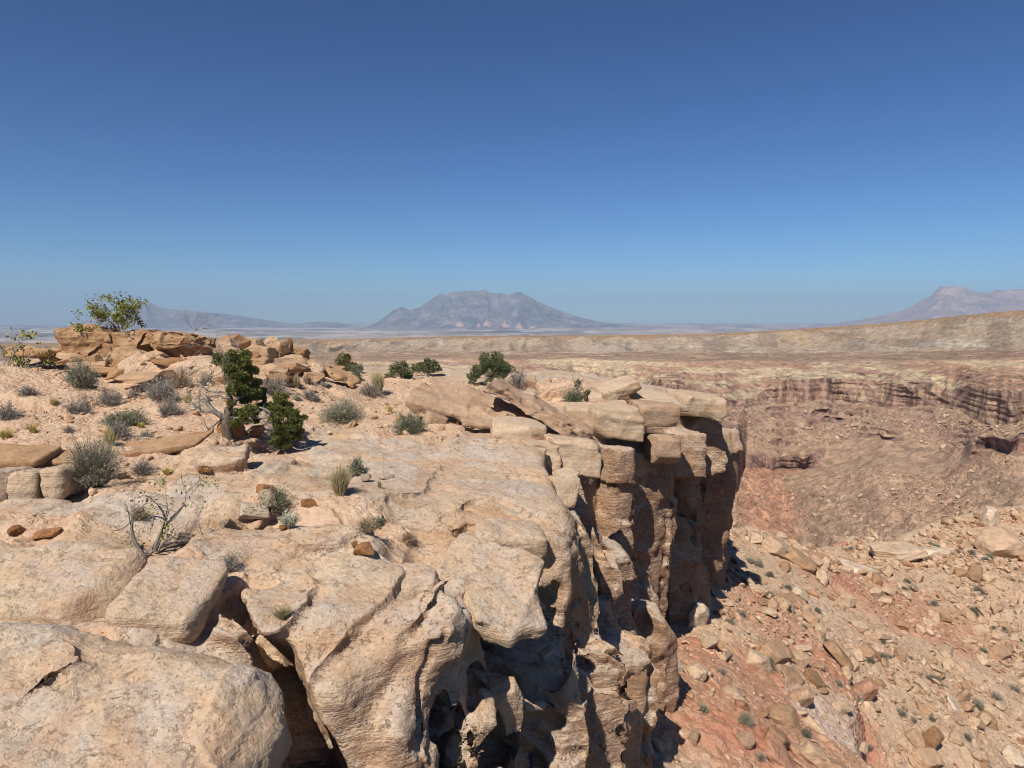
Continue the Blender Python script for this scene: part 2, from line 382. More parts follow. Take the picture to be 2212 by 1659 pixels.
BED = [
 # broad slickrock domes
 Mass((-0.75, 10.9, -3.12), (1.85, 1.75, 0.8), (10, 4, 6), 0.55, 0.35), Mass((-0.05, 9.9, -3.35), (0.95, 1.0, 0.75), (8, 8, -6), 0.4, 0.15),
 Mass((-2.3, 12.1, -2.62), (1.35, 0.75, 0.30), (8, 2, 8), 0.14, 0.04), Mass((-0.3, 12.0, -2.55), (0.95, 0.9, 0.32), (9, 5, -8), 0.14, 0.04), Mass((-1.35, 11.2, -2.72), (0.9, 0.5, 0.24), (9, 4, 4), 0.1, 0.03),
 Mass((-4.65, 7.8, -2.55), (1.6, 0.85, 0.36), (12, 2, 5), 0.32, 0.12), Mass((-3.70, 8.7, -2.52), (0.85, 0.55, 0.38), (8, 6, -10), 0.34, 0.05),
 Mass((-2.42, 7.15, -2.66), (1.10, 0.66, 0.38), (10, 6, 6), 0.34, 0.16), Mass((-2.42, 6.05, -2.92), (0.34, 0.50, 0.52), (6, 8, 0), 0.3, 0.12), Mass((-1.98, 6.35, -3.25), (0.40, 0.60, 0.70), (8, 4, 0), 0.3, 0.25, nf=2),
 Mass((-2.75, 10.3, -2.62), (1.2, 0.65, 0.36), (10, 6, 14), 0.26, 0.05), Mass((-4.3, 10.6, -2.48), (1.1, 0.5, 0.28), (6, 3, 10), 0.22, 0.05), Mass((-2.9, 9.5, -2.55), (0.45, 0.35, 0.2), (6, 10, 20), 0.16, 0.03),
 Mass((-1.35, 9.2, -2.85), (0.8, 0.5, 0.3), (10, 2, 4), 0.22, 0.06), Mass((-1.0, 8.1, -2.95), (0.9, 0.5, 0.32), (12, 6, -6), 0.2, 0.06),
 # nose and the buttress beneath it
 Mass((-1.50, 6.65, -3.38), (0.60, 0.80, 0.86), (6, 3, 8), 0.45, 0.3, nf=2), Mass((-1.08, 6.22, -2.98), (0.76, 0.40, 0.30), (14, -19, 17), 0.26, 0.16, nf=3),
 Mass((-1.05, 6.1, -3.28), (0.40, 0.26, 0.2), (12, -22, 15), 0.18, 0.2), Mass((-0.85, 6.9, -3.0), (0.5, 0.5, 0.30), (8, 6, 10), 0.25, 0.2),
 Mass((-1.68, 5.9, -3.75), (0.42, 0.55, 0.95), (3, 3, 0), 0.36, 0.35, nf=2), Mass((-1.3, 5.9, -4.1), (0.55, 0.45, 0.9), (10, 0, 0), 0.3, 0.35, nf=2),
 Mass((-0.52, 6.6, -4.35), (0.12, 0.3, 0.75), (10, 24, 10), 0.1, 0.12), Mass((-0.3, 7.3, -5.0), (0.34, 0.4, 1.3), (6, 4, 30), 0.16, 0.1),
 # buttresses down the cliff
 Mass((0.02, 7.95, -5.5), (0.5, 0.55, 1.75), (-4, 8, 32), 0.08, 0.08, nf=7, fr=(0.76, 0.97)), Mass((0.72, 9.15, -6.6), (0.42, 0.6, 2.05), (-3, 5, 24), 0.08, 0.08, nf=7, fr=(0.76, 0.97)),
 Mass((1.30, 11.2, -7.4), (0.45, 0.65, 2.1), (-2, 4, 28), 0.08, 0.06, nf=7, fr=(0.76, 0.97)), Mass((0.72, 10.6, -4.7), (0.35, 0.8, 1.8), (-2, 6, 12), 0.08, 0.12, nf=7, fr=(0.76, 0.97)),
 Mass((0.98, 12.2, -5.2), (0.45, 0.9, 2.6), (-2, -4, 14), 0.08, 0.08, nf=7, fr=(0.76, 0.97)), Mass((1.85, 12.75, -7.3), (0.34, 0.6, 3.1), (-2, -6, 26), 0.07, 0.05, nf=7, fr=(0.76, 0.97)),
 Mass((2.50, 13.7, -9.1), (0.34, 0.6, 3.2), (-2, 3, 30), 0.08, 0.05, nf=7, fr=(0.76, 0.97)), Mass((1.95, 13.0, -9.2), (0.4, 0.5, 2.3), (-2, 5, 20), 0.07, 0.05, nf=7, fr=(0.76, 0.97)),
 # brown wall and the pillar behind it
 Mass((2.75, 17.7, -6.9), (0.80, 0.9, 3.9), (0, 5.5, 34), 0.04, 0.05, nf=7, fr=(0.76, 0.97)), Mass((3.45, 18.2, -6.2), (0.36, 0.7, 3.2), (0, 8, 24), 0.05, 0.05, nf=7, fr=(0.76, 0.97)), Mass((2.1, 16.2, -6.4), (0.3, 0.7, 3.5), (0, 4, 30), 0.04, 0.05, nf=7, fr=(0.76, 0.97)),
 Mass((5.45, 22.0, -5.2), (0.66, 1.0, 2.4), (0, 3, 18), 0.08, 0.08, nf=7, fr=(0.76, 0.97)), Mass((5.55, 21.9, -7.4), (0.74, 0.7, 1.5), (0, 4, 40), 0.06, 0.06, nf=7, fr=(0.76, 0.97)), Mass((6.45, 23.4, -6.0), (0.52, 0.8, 2.4), (0, 4, 26), 0.08, 0.08, nf=7, fr=(0.76, 0.97)),
 Mass((6.5, 23.9, -7.8), (0.52, 0.7, 1.6), (0, 4, 40), 0.06, 0.08, nf=7, fr=(0.76, 0.97)), Mass((5.0, 21.0, -4.0), (0.6, 0.7, 0.8), (0, 5, 10), 0.08, 0.08, nf=7, fr=(0.76, 0.97)), Mass((7.3, 26.0, -7.0), (0.5, 0.9, 2.4), (0, 4, 20), 0.08, 0.1, nf=7, fr=(0.76, 0.97)),
 # base of the blocky outcrop on the rise
 A(300, 790, 20, (3.4, 1.4, 0.5), (10, 0, 0), 0.3, 0.2, -0.5), A(560, 790, 20.5, (1.9, 1.0, 0.4), (12, 10, 0), 0.25, 0.1, -0.3), A(400, 800, 18.2, (1.6, 0.6, 0.30), (8, 2, 0), 0.2, 0.06),
 A(330, 995, 10.0, (1.3, 0.35, 0.12), (14, -4, 14), 0.1, 0.04, -0.1), A(40, 850, 14.5, (1.7, 1.1, 0.45), (6, 12, 0), 0.42, 0.15, -0.15),
 A(1250, 840, 21, (1.5, 0.9, 0.35), (4, 4, 10), 0.25, 0.08, -0.1), A(1180, 820, 24, (1.5, 0.9, 0.3), (6, 4, 10), 0.2, 0.08, -0.1),
]
CUT = [  # fissures between the rounded masses
 blade((600, 1430, 5.8), (700, 1720, 5.2), 0.06, 0.8), blade((500, 1300, 6.0), (602, 1436, 5.8), 0.03, 0.5),
 Mass((-0.78, 6.5, -3.95), (0.17, 0.5, 0.30), (0, 28, 10), 0.14, 0.08), Mass((0.0, 8.2, -3.75), (0.75, 0.9, 0.42), (0, 14, -10), 0.2, 0.12),
 Mass((2.9, 17.0, -3.0), (0.75, 0.6, 0.17), (0, 4, 20), 0.1, 0.08), Mass((1.75, 15.0, -6.5), (0.16, 0.6, 3.8), (0, 4, 30), 0.14, 0.1),
 Mass((4.45, 19.4, -7.0), (0.36, 0.8, 4.6), (0, 3, 20), 0.2, 0.1), Mass((1.5, 12.4, -8.0), (0.12, 0.9, 3.4), (0, 4, 25), 0.1, 0.08), Mass((1.15, 10.3, -7.3), (0.14, 0.9, 2.6), (0, 6, 25), 0.1, 0.08),
 Mass((0.42, 8.6, -6.4), (0.12, 0.8, 2.0), (0, 6, 30), 0.08, 0.08), Mass((2.35, 13.3, -8.3), (0.1, 0.9, 2.6), (0, 5, 25), 0.08, 0.08), Mass((6.4, 22.0, -6.3), (0.5, 0.4, 0.35), (0, -20, 20), 0.2, 0.1),
 Mass((5.95, 21.4, -6.8), (0.16, 0.5, 1.2), (0, 8, 20), 0.1, 0.1),
 blade((1290, 1020, 13.3), (1300, 1250, 12.6), 0.05, 0.6), blade((1345, 1150, 13), (1390, 1330, 13), 0.04, 0.5), blade((1020, 1440, 7.4), (1060, 1640, 7.2), 0.05, 0.5), blade((1290, 1420, 11), (1330, 1650, 11), 0.06, 0.6),
]
def rock_noise(P, cliff):
    x, y, z = P[:, 0], P[:, 1], P[:, 2]
    n1 = fbm(x*0.55, y*0.55, z*0.55, 2)
    n2 = fbm(x*1.9+9, y*1.9, z*1.9, 3)
    zz = z+0.08*x-0.06*y+n1*0.12
    sg = np.clip(0.5+1.5*n1, 0.1, 1); st = (vn(x*0.35, y*0.35, zz*3.4)*0.040+vn(x*0.6+3, y*0.6, zz*12)*0.010)*sg
    # open joints: grooves along wandering lines
    g1 = np.abs(vn(x*0.62+n2*0.25, y*0.62+11, z*0.2)); g2 = np.abs(vn(x*0.45+31, y*0.45+n2*0.2, z*0.9+n1*0.3))
    gr = np.maximum(0, 0.050-g1)*0.8+np.maximum(0, 0.045-g2)*0.8
    # peeling sheets: low ledges that follow wandering contours
    q = 2.7*fbm(x*0.36+3, y*0.36, z*0.36, 3)+0.35*n2; sh = (np.floor(q)+smoothstep(0, 0.10, q-np.floor(q))-q)*0.075*(1-smoothstep(0.2, 0.8, -(z+2.5)))
    q = 2.6*fbm(x*1.05+13, y*1.05, z*1.05, 2)+0.4*n2; sh = sh+(np.floor(q)+smoothstep(0, 0.12, q-np.floor(q))-q)*0.02
    # broken faces on the wall: angular bulges with creased joints between
    cr = 0
    if cliff.max() > 0.01:
        wx = x+0.35*n2; wy = y-0.35*n2
        t = (x+0.3*n2)*0.29+(y+0.25*n2)*0.957; zz = z+0.5*n1+0.18*n2
        def brick(st, sz, sd):
            row = np.floor(zz/sz+sd).astype(np.int64); tt = t/st+_TAB[(row*7919+sd*131) & 262143]*3; col = np.floor(tt).astype(np.int64)
            h = (col*73856093) ^ (row*19349663); fz = zz/sz+sd-row-0.5; ft = tt-col-0.5
            return _TAB[h & 262143]+ft*_TAB[(h+77) & 262143]*1.3+fz*_TAB[(h+991) & 262143]*0.9
        fac = (brick(1.15, 4.6, 3)*0.24+brick(0.50, 1.9, 9)*0.10+brick(0.21, 0.8, 17)*0.03)*cliff*(1-0.6*smoothstep(15, 16.5, y)*(1-smoothstep(20, 21, y)))
        cr = fac+(0.18-np.abs(vn(wx*0.75, wy*0.75, z*0.16+5))*0.85-np.abs(vn(wx*1.5+4, wy*1.5, z*0.55))*0.42-np.abs(vn(wx*3.3, wy*3.3+8, z*1.4))*0.16)*0.16*cliff
    return n1*0.20*(1-0.5*cliff)+n2*0.075*(1-0.4*cliff)+st+gr+cr+sh*(1-0.6*cliff)
def plateau(P, c, rad):
    x, y, z = P[:, 0], P[:, 1], P[:, 2]
    few = len(P) == 1
    top = z-topL(x, y)
    # cliff: stepped wall with fluted joints
    wx = x+0.5*vn(x*0.5, y*0.5, z*0.12); wy = y+0.5*vn(x*0.5+7, y*0.5, z*0.12)
    dep = np.maximum(-2.8-z, 0)
    joint = np.abs(vn(wx*0.7, wy*0.7, z*0.06+3))*0.7-0.12
    wall = rimL(wx, wy)-0.05*dep+joint*smoothstep(0.1, 1.5, dep)*0.8
    d = smax(top*0.92, wall*0.9, 0.35)
    for m in BED:
        if np.linalg.norm(m.c-c) < m.bs+rad+0.6: d = smin(d, m.d(P), m.k)
    for m in CUT:
        if np.linalg.norm(m.c-c) < m.bs+rad+0.6: d = smax(d, -m.d(P), m.k)
    if few: return d
    m = np.abs(d) < 0.9; Pm = P[m]; d = d*0.85
    if len(Pm): d[m] += 0.85*rock_noise(Pm, (smoothstep(0.3, 1.4, -top)*smoothstep(-2.2, -0.4, wall))[m])
    return d
def sdf_object(name, masses, mat, h, cutm=(), amp=0.6, freq=1.0, seed=0.0, ang=0.0, parent=None, strat=1.0):
    """a loose block: masses unioned, roughened by bedding and knocks; origin at its base"""
    lo = np.min([m.c-m.bs-0.25 for m in masses], 0); hi = np.max([m.c+m.bs+0.25 for m in masses], 0)
    cs = np.array([[a, b, e] for a in np.linspace(lo[0], hi[0], 4) for b in np.linspace(lo[1], hi[1], 4) for e in np.linspace(lo[2], hi[2], 4)]); q = w2q(cs)
    def fn(P, c, rad):
        d = np.full(len(P), 9e9)
        for m in masses: d = smin(d, m.d(P), m.k)
        for m in cutm: d = smax(d, -m.d(P), m.k)
        if len(P) == 1: return d
        d = d*0.85; bm = np.abs(d) < 0.45*amp/freq+0.05; d0 = d; P = P[bm]; d = d[bm]
        if not len(P): return d0
        x, y, z = (P[:, 0]+seed)*freq, (P[:, 1]-seed)*freq, P[:, 2]*freq
        n1 = fbm(x*1.1, y*1.1, z*1.1, 2)*0.16; n2 = fbm(x*4.2, y*4.2, z*4.2, 3)*0.06
        m = masses[0]; zl = ((P-m.c) @ m.R)[:, 2]*freq
        st = (vn(x*0.5, y*0.5, zl*7)*0.036+vn(x*1.1, y*1.1, zl*22)*0.016)*strat
        a = np.abs(vn(x*1.7, y*1.7, z*1.7))*0.12*ang if ang else 0
        q = 2.4*fbm(x*0.55+7, y*0.55, z*0.55, 3); sh = (np.floor(q)+smoothstep(0, 0.10, q-np.floor(q))-q)*0.055
        d0[bm] += 0.85*(n1+n2+st+a+sh)*amp/freq
        return d0
    V, Q = mesh_sdf(fn, q.min(0)-0.01, q.max(0)+0.01, h, 22)
    base = np.array([V[:, 0].mean(), V[:, 1].mean(), V[:, 2].min()])
    return obj(name, mesh_of(name, V-base, Q, mat), parent, base)
# ------------------------------------------------------------------ near plateau and cliff
M_SLICK = rock_material('slickrock', PAL_SLICK, 0.55, 0.6, 1.0, 0.10, 1.0, redwall=0.93, soil=True)
M_BOULD = rock_material('pale_sandstone', PAL_SLICK, 0.5, 0.6, 1.3, 0.09, 1.0)
M_RIM = rock_material('rim_sandstone', PAL_SLICK, 0.6, 0.5, 1.2, 0.05, 1.2)
M_CAP = rock_material('ochre_sandstone', PAL_CAP, 0.6, 0.3, 1.4, 0.05, 1.0)
M_OUT = rock_material('tan_sandstone', PAL_OUT, 0.5, 0.3, 1.5, 0.05, 1.0)
M_BROWN = rock_material('brown_sandstone', PAL_BROWN, 0.5, 0.4, 1.3, 0.05, 1.3)
H0 = 0.0026*DETAIL
V, Q = mesh_sdf(plateau, (-0.80, math.log(1.6), -1.25), (0.42, math.log(44), 0.02), H0)
SOIL = [(120, 850, 15, 3.0), (300, 900, 13.5, 2.8), (480, 880, 14.5, 2.2), (640, 850, 18, 2.8), (780, 890, 17, 2.4), (720, 825, 23, 4), (880, 920, 14.5, 1.2), (60, 940, 11.5, 1.6), (250, 960, 11, 1.5),
        (360, 940, 11.6, 1.3), (250, 830, 17.5, 2.5), (420, 830, 17.5, 2.2), (340, 1205, 6.5, 0.40), (480, 1235, 6.3, 0.35), (60, 1150, 7.3, 0.55), (300, 1050, 9.0, 0.5), (640, 1140, 8.3, 0.55), (740, 1150, 8.3, 0.6), (560, 1010, 11.6, 0.8),
        (830, 1180, 8.2, 0.35), (1230, 870, 20, 1.0), (-100, 900, 13, 3), (170, 1325, 5.3, 0.3)]
sv = np.zeros(len(V))
for u, v, y, r in SOIL:
    p = at(u, v, y); sv = np.maximum(sv, 1-0.5*((V[:, 0]-p[0])**2+(V[:, 1]-p[1])**2)/r**2)
sv = np.clip(sv, 0, 1)
NZ = V[:, 2]-topL(V[:, 0], V[:, 1])
sv *= smoothstep(-0.8, -0.3, NZ)
me = mesh_of('rocky_plateau', V, Q, M_SLICK, cols={'soil': sv, 'red': np.clip(np.maximum(smoothstep(14.5, 16.5, V[:, 1])*(1-0.55*smoothstep(19.6, 20.6, V[:, 1]))*smoothstep(-3.0, -3.7, V[:, 2]), (0.6+0.35*smoothstep(10.5, 12.5, V[:, 1]))*smoothstep(-3.6, -4.8, V[:, 2])), 0, 1)})
tag(obj('rocky_plateau', me), 'rocky sandstone plateau with pale slickrock domes ending in a fluted cliff', 'cliff', kind='structure')
log('plateau %d verts' % len(V))
# surface lookup for things that stand on the plateau
from mathutils.bvhtree import BVHTree
bvh_p = BVHTree.FromPolygons([tuple(p) for p in V.tolist()], Q.tolist())
EXTRA = []
def ground(x, y, z0=3.0):
    r = bvh_p.ray_cast(Vector((x, y, z0)), Vector((0, 0, -1)))
    return r[0].z if r[0] is not None else float(topL(x, y))
def seat(u, v, y):
    """ground point under the pixel: march the sight line near distance y"""
    best = None
    d = Vector(at(u, v, 1.0)); r = bvh_p.ray_cast(Vector((0, 0, 0)), d)
    if r[0] is not None and 0.55*y < r[0].y < 1.8*y: return np.array(r[0])
    p = at(u, v, y); p[2] = ground(p[0], p[1]); return p
# ------------------------------------------------------------------ loose and named blocks of the plateau
def rock(name, label, masses, mat, h=0.0028, cat='boulder', group=None, **kw):
    o = sdf_object(name, masses, mat, h*DETAIL, **kw); return tag(o, label, cat, group)
rock('boulder', 'huge rounded tan boulder with an undercut face nearest the viewer', [
    Mass((-3.05, 4.50, -2.99), (1.30, 0.90, 0.52), (14, 9, -6), 0.44, 0.25, nf=1), Mass((-2.38, 4.42, -3.05), (0.66, 0.66, 0.42), (14, 22, -10), 0.34, 0.2, nf=1),
    Mass((-3.2, 4.35, -3.85), (1.2, 0.7, 0.75), (0, 4, -4), 0.3, 0.1)], M_BOULD, 0.0022, amp=0.8, freq=1.0, seed=3)
rock('boulder', 'long pale rounded ledge block behind the huge near boulder', [Mass((-4.22, 6.1, -2.43), (0.86, 0.55, 0.27), (15, 2, 2), 0.25, 0.1, nf=3)], M_BOULD, 0.0022, amp=0.5, freq=1.1, seed=5)
rock('boulder', 'smooth blunt block right of the long ledge block with a pale ring stain', [Mass((-2.97, 5.98, -2.44), (0.40, 0.48, 0.23), (15, 6, 2), 0.22, 0.1, nf=3)], M_BOULD, 0.0022, amp=0.4, freq=1.2, seed=8)
rock('rock_slab', 'big overhanging cross bedded slab jutting over a dark hollow', [Mass((-0.30, 7.4, -2.86), (0.62, 0.66, 0.14), (20, 13, -18), 0.12, 0.1), Mass((-0.12, 7.15, -2.98), (0.45, 0.42, 0.12), (22, 13, 24), 0.1, 0.1)], M_BOULD, 0.0022, cat='slab', amp=0.4, freq=1.2, seed=12, strat=1.2)
rock('boulder', 'pale blunt lobe of stone at the foot of the big dome', [A(1100, 1162, 9.0, (0.50, 0.36, 0.2), (8, 8, 6), 0.18)], M_BOULD, 0.0025, amp=0.45, freq=1.2, seed=15)
rock('rock_slab', 'small cream white slab lying on top of the overhanging slab', [A(1026, 1213, 7.7, (0.20, 0.14, 0.05), (14, 4, 10), 0.045, dz=0.02)], M_BOULD, 0.0024, cat='slab', amp=0.25, freq=2.5, seed=18)
rock('boulder', 'grey domed knob of rock above the overhanging nose', [Mass((-1.07, 7.0, -2.72), (0.36, 0.32, 0.2), (14, 0, 10), 0.19)], M_BOULD, 0.0024, amp=0.45, freq=1.3, seed=21)
rock('boulder', 'grey low knob left of the domed grey knob', [Mass((-1.36, 6.88, -2.70), (0.26, 0.25, 0.16), (14, 0, 0), 0.15)], M_BOULD, 0.0024, amp=0.45, freq=1.4, seed=25)
rock('boulder', 'rounded boulder wedged in the dark cleft', [A(640, 1348, 6.1, (0.22, 0.16, 0.13), (0, 0, 10), 0.12, dz=0.0)], M_BOULD, 0.0024, amp=0.35, freq=1.6, seed=28)
for (u, v, y, hf, lab, sd) in [(0, 1055, 8.6, (0.28, 0.40, 0.30), 'grey cracked block at the picture edge under an orange crust', 31), (75, 1050, 8.7, (0.23, 0.36, 0.27), 'middle one of three cracked blocks below the big sagebrush', 33),
                               (132, 1040, 8.8, (0.17, 0.32, 0.22), 'rightmost of the three cracked blocks, beside the big sagebrush', 35)]:
    rock('boulder', lab, [A(u, v, y, hf, (-6, 4, 6), 0.13)], M_BOULD, 0.0025, group='cracked blocks on the left', amp=0.5, freq=1.3, seed=sd, ang=0.3)
for (u, v, y, hf, rot, lab, sd) in [(20, 985, 9.2, (0.55, 0.32, 0.09), (10, 3, 4), 'flat orange crust slab over the grey cracked block', 37), (130, 990, 9.4, (0.42, 0.26, 0.07), (10, 3, 8), 'flat orange crust slab over the middle cracked block', 39)]:
    rock('rock_slab', lab, [A(u, v, y, hf, rot, 0.06)], M_CAP, 0.0025, cat='slab', amp=0.4, freq=1.8, seed=sd, ang=0.3)
rock('rock_slab', 'long thin rust orange ledge slab in front of the juniper', [A(345, 962, 10.9, (0.80, 0.34, 0.06), (10, -7, 12), 0.015, nf=6, fr=(0.72, 0.95))], M_CAP, 0.0018, cat='slab', amp=0.4, freq=1.6, seed=41)
# tilted slabs
rock('rock_slab', 'broad brown slab lying tilted beside the leaning layered slab', [A(985, 858, 16.4, (1.05, 0.75, 0.12), (20, 14, -8), 0.02, dz=-0.10, nf=6, fr=(0.72, 0.95))], M_BROWN, 0.0017, cat='slab', amp=0.95, freq=1.5, seed=44, ang=0.5, strat=1.6)
rock('rock_slab', 'brown slab continuing right from the broad tilted slab', [A(1090, 888, 15.6, (1.0, 0.70, 0.13), (20, 14, -6), 0.02, dz=-0.14, nf=6, fr=(0.72, 0.95))], M_BROWN, 0.0017, cat='slab', amp=0.95, freq=1.5, seed=46, ang=0.5, strat=1.5)
rock('rock_slab', 'long leaning slab showing stacked thin layers, dark lower end', [A(1166, 882, 15.6, (1.25, 0.50, 0.12), (6, 29, -6), 0.015, dz=-0.05, nf=5, fr=(0.74, 0.95))], M_BROWN, 0.0017, cat='slab', amp=0.95, freq=1.5, seed=48, ang=0.4, strat=2.6)
rock('rock_slab', 'small layered slab leaning beside dry grass', [A(740, 815, 21.5, (0.55, 0.45, 0.11), (6, 26, 0), 0.02, nf=5)], M_OUT, 0.0026, cat='slab', amp=0.95, freq=1.5, seed=51, ang=0.4, strat=1.8)
rock('boulder', 'small angular brown block right of the grey green bush', [A(940, 908, 15.2, (0.26, 0.22, 0.17), (0, 20, 20), 0.05)], M_BROWN, 0.0017, amp=0.4, freq=1.8, seed=53, ang=0.6)
rock('boulder', 'pale blunt boulder in front of the brown slabs', [A(1118, 938, 13.9, (0.55, 0.42, 0.27), (8, 6, 0), 0.05, nf=10, fr=(0.72, 0.95))], M_RIM, 0.0018, amp=0.5, freq=1.2, seed=55)
rock('rock_slab', 'thin brown flake resting on slickrock below the broad slab', [A(1035, 915, 14.6, (0.42, 0.28, 0.07), (8, 6, 10), 0.05)], M_BROWN, 0.0017, cat='slab', amp=0.35, freq=1.7, seed=57, strat=1.6)
# rim blocks
rock('boulder', 'balanced pale rock overhanging at the cliff rim', [A(1305, 862, 18.0, (0.40, 0.45, 0.17), (6, -6, -10), 0.06, nf=6), A(1335, 840, 18.0, (0.52, 0.5, 0.2), (6, -20, 6), 0.04, nf=7, fr=(0.74, 0.95))], M_RIM, 0.0017, amp=0.5, freq=1.1, seed=60, ang=0.3, strat=1.5)
rock('boulder', 'rounded pale rim block left of the square brown block', [A(1325, 905, 16.6, (0.60, 0.62, 0.38), (4, 6, 10), 0.04, nf=10, fr=(0.70, 0.95))], M_RIM, 0.0018, amp=0.6, freq=1.1, seed=62, strat=1.5)
rock('boulder', 'pale ledge block left below the balanced rock', [A(1265, 900, 17.4, (0.55, 0.6, 0.30), (4, 4, 0), 0.04, nf=10, fr=(0.70, 0.95))], M_RIM, 0.0018, amp=0.5, freq=1.1, seed=64, strat=1.5)
rock('boulder', 'square brown block capping the dark hollow on the rim', [A(1412, 893, 17.2, (0.52, 0.5, 0.29), (2, 3, 8), 0.03, nf=5, fr=(0.78, 0.95))], M_BROWN, 0.0017, amp=0.35, freq=1.3, seed=66, ang=0.25, strat=1.5)
rock('rock_slab', 'pale flat slab on top of the square brown block', [A(1418, 866, 18.2, (0.66, 0.7, 0.15), (6, 3, 8), 0.04, nf=10, fr=(0.70, 0.95))], M_RIM, 0.0018, cat='slab', amp=0.4, freq=1.2, seed=68)
rock('boulder', 'cream rim block at the outer corner of the plateau', [A(1500, 872, 21.2, (0.72, 0.85, 0.36), (4, 5, 6), 0.04, nf=10, fr=(0.70, 0.95))], M_RIM, 0.0018, amp=0.6, freq=1.0, seed=70, ang=0.3, strat=1.4)
rock('boulder', 'rounded brown knob at the top of the brown wall', [A(1432, 968, 16.9, (0.42, 0.5, 0.34), (0, 6, 10), 0.12, nf=8, fr=(0.72, 0.95))], M_BROWN, 0.0017, amp=0.5, freq=1.2, seed=72, strat=1.6)
rock('boulder', 'cracked pale plate set in the rim below the slabs', [A(1197, 1062, 11.4, (0.36, 0.32, 0.24), (-14, 10, 10), 0.05, nf=10, fr=(0.72, 0.95))], M_RIM, 0.0018, amp=0.4, freq=1.4, seed=74)
rock('boulder', 'fluted pale rim block above the cracked plate', [A(1232, 985, 13.4, (0.50, 0.6, 0.36), (-6, 6, 8), 0.04, nf=10, fr=(0.70, 0.95))], M_RIM, 0.0018, amp=0.6, freq=1.1, seed=76, ang=0.3, strat=1.4)
rock('boulder', 'pale rim block between the fluted block and the dome', [A(1165, 985, 13.2, (0.52, 0.55, 0.28), (-6, 6, 4), 0.04, nf=10, fr=(0.70, 0.95))], M_RIM, 0.0018, amp=0.6, freq=1.1, seed=78, ang=0.3)
rock('boulder', 'small blunt stone under the overhanging slab', [A(1180, 1408, 8.3, (0.12, 0.09, 0.05), (0, -20, 30), 0.045)], M_BOULD, 0.0024, amp=0.2, freq=3, seed=80)
rock('rock_slab', 'lens of cream layered stone on the lower buttress', [A(1195, 1470, 8.5, (0.27, 0.2, 0.09), (-6, 10, 10), 0.07)], M_BOULD, 0.0024, cat='slab', amp=0.3, freq=2, seed=82, strat=1.8)
# outcrop on the rise
rock('rock_slab', 'flat tan slab left of the cap blocks', [A(82, 763, 19.4, (0.62, 0.5, 0.12), (-2, 0, 0), 0.03, nf=6)], M_OUT, 0.0025, cat='slab', amp=1.1, freq=1.7, strat=2.6, seed=91)
_oc = [(150, 768, 19.2, .45, .35, .10, 0), (205, 778, 19, .22, .2, .12, 1), (245, 775, 19, .2, .2, .13, 1), (283, 772, 18.9, .36, .3, .2, 0), (262, 790, 18.6, .3, .25, .17, 1), (312, 782, 18.6, .26, .22, .2, 1), (340, 772, 19, .3, .3, .16, 0),
       (235, 800, 18.2, .5, .3, .09, 0), (180, 790, 18.6, .4, .3, .08, 0), (345, 805, 17.8, .5, .3, .1, 0), (430, 796, 18.2, 1.1, .4, .2, 0), (300, 815, 17.2, .5, .3, .08, 0),
       (480, 752, 20.4, .5, .4, .26, 0), (512, 742, 20.6, .4, .35, .26, 1), (548, 745, 20.8, .3, .3, .2, 1), (560, 765, 20.4, .55, .4, .24, 0), (528, 778, 20, .5, .4, .22, 0), (600, 755, 21.2, .28, .26, .26, 1),
       (580, 742, 21.5, .2, .2, .22, 1), (623, 752, 21.8, .13, .13, .3, 1), (640, 770, 22, .4, .35, .16, 0), (610, 782, 20.8, .6, .4, .2, 0), (660, 785, 22, .4, .35, .15, 0), (575, 800, 19.6, .7, .45, .2, 0),
       (625, 805, 20, .55, .4, .2, 0), (665, 802, 21, .36, .3, .18, 1), (690, 800, 22, .4, .3, .12, 0), (540, 815, 18.8, .6, .4, .2, 0), (600, 822, 18.8, .5, .35, .17, 0), (712, 806, 23, .4, .3, .12, 0), (505, 770, 19.8, .4, .35, .2, 0)]
log('blocks')
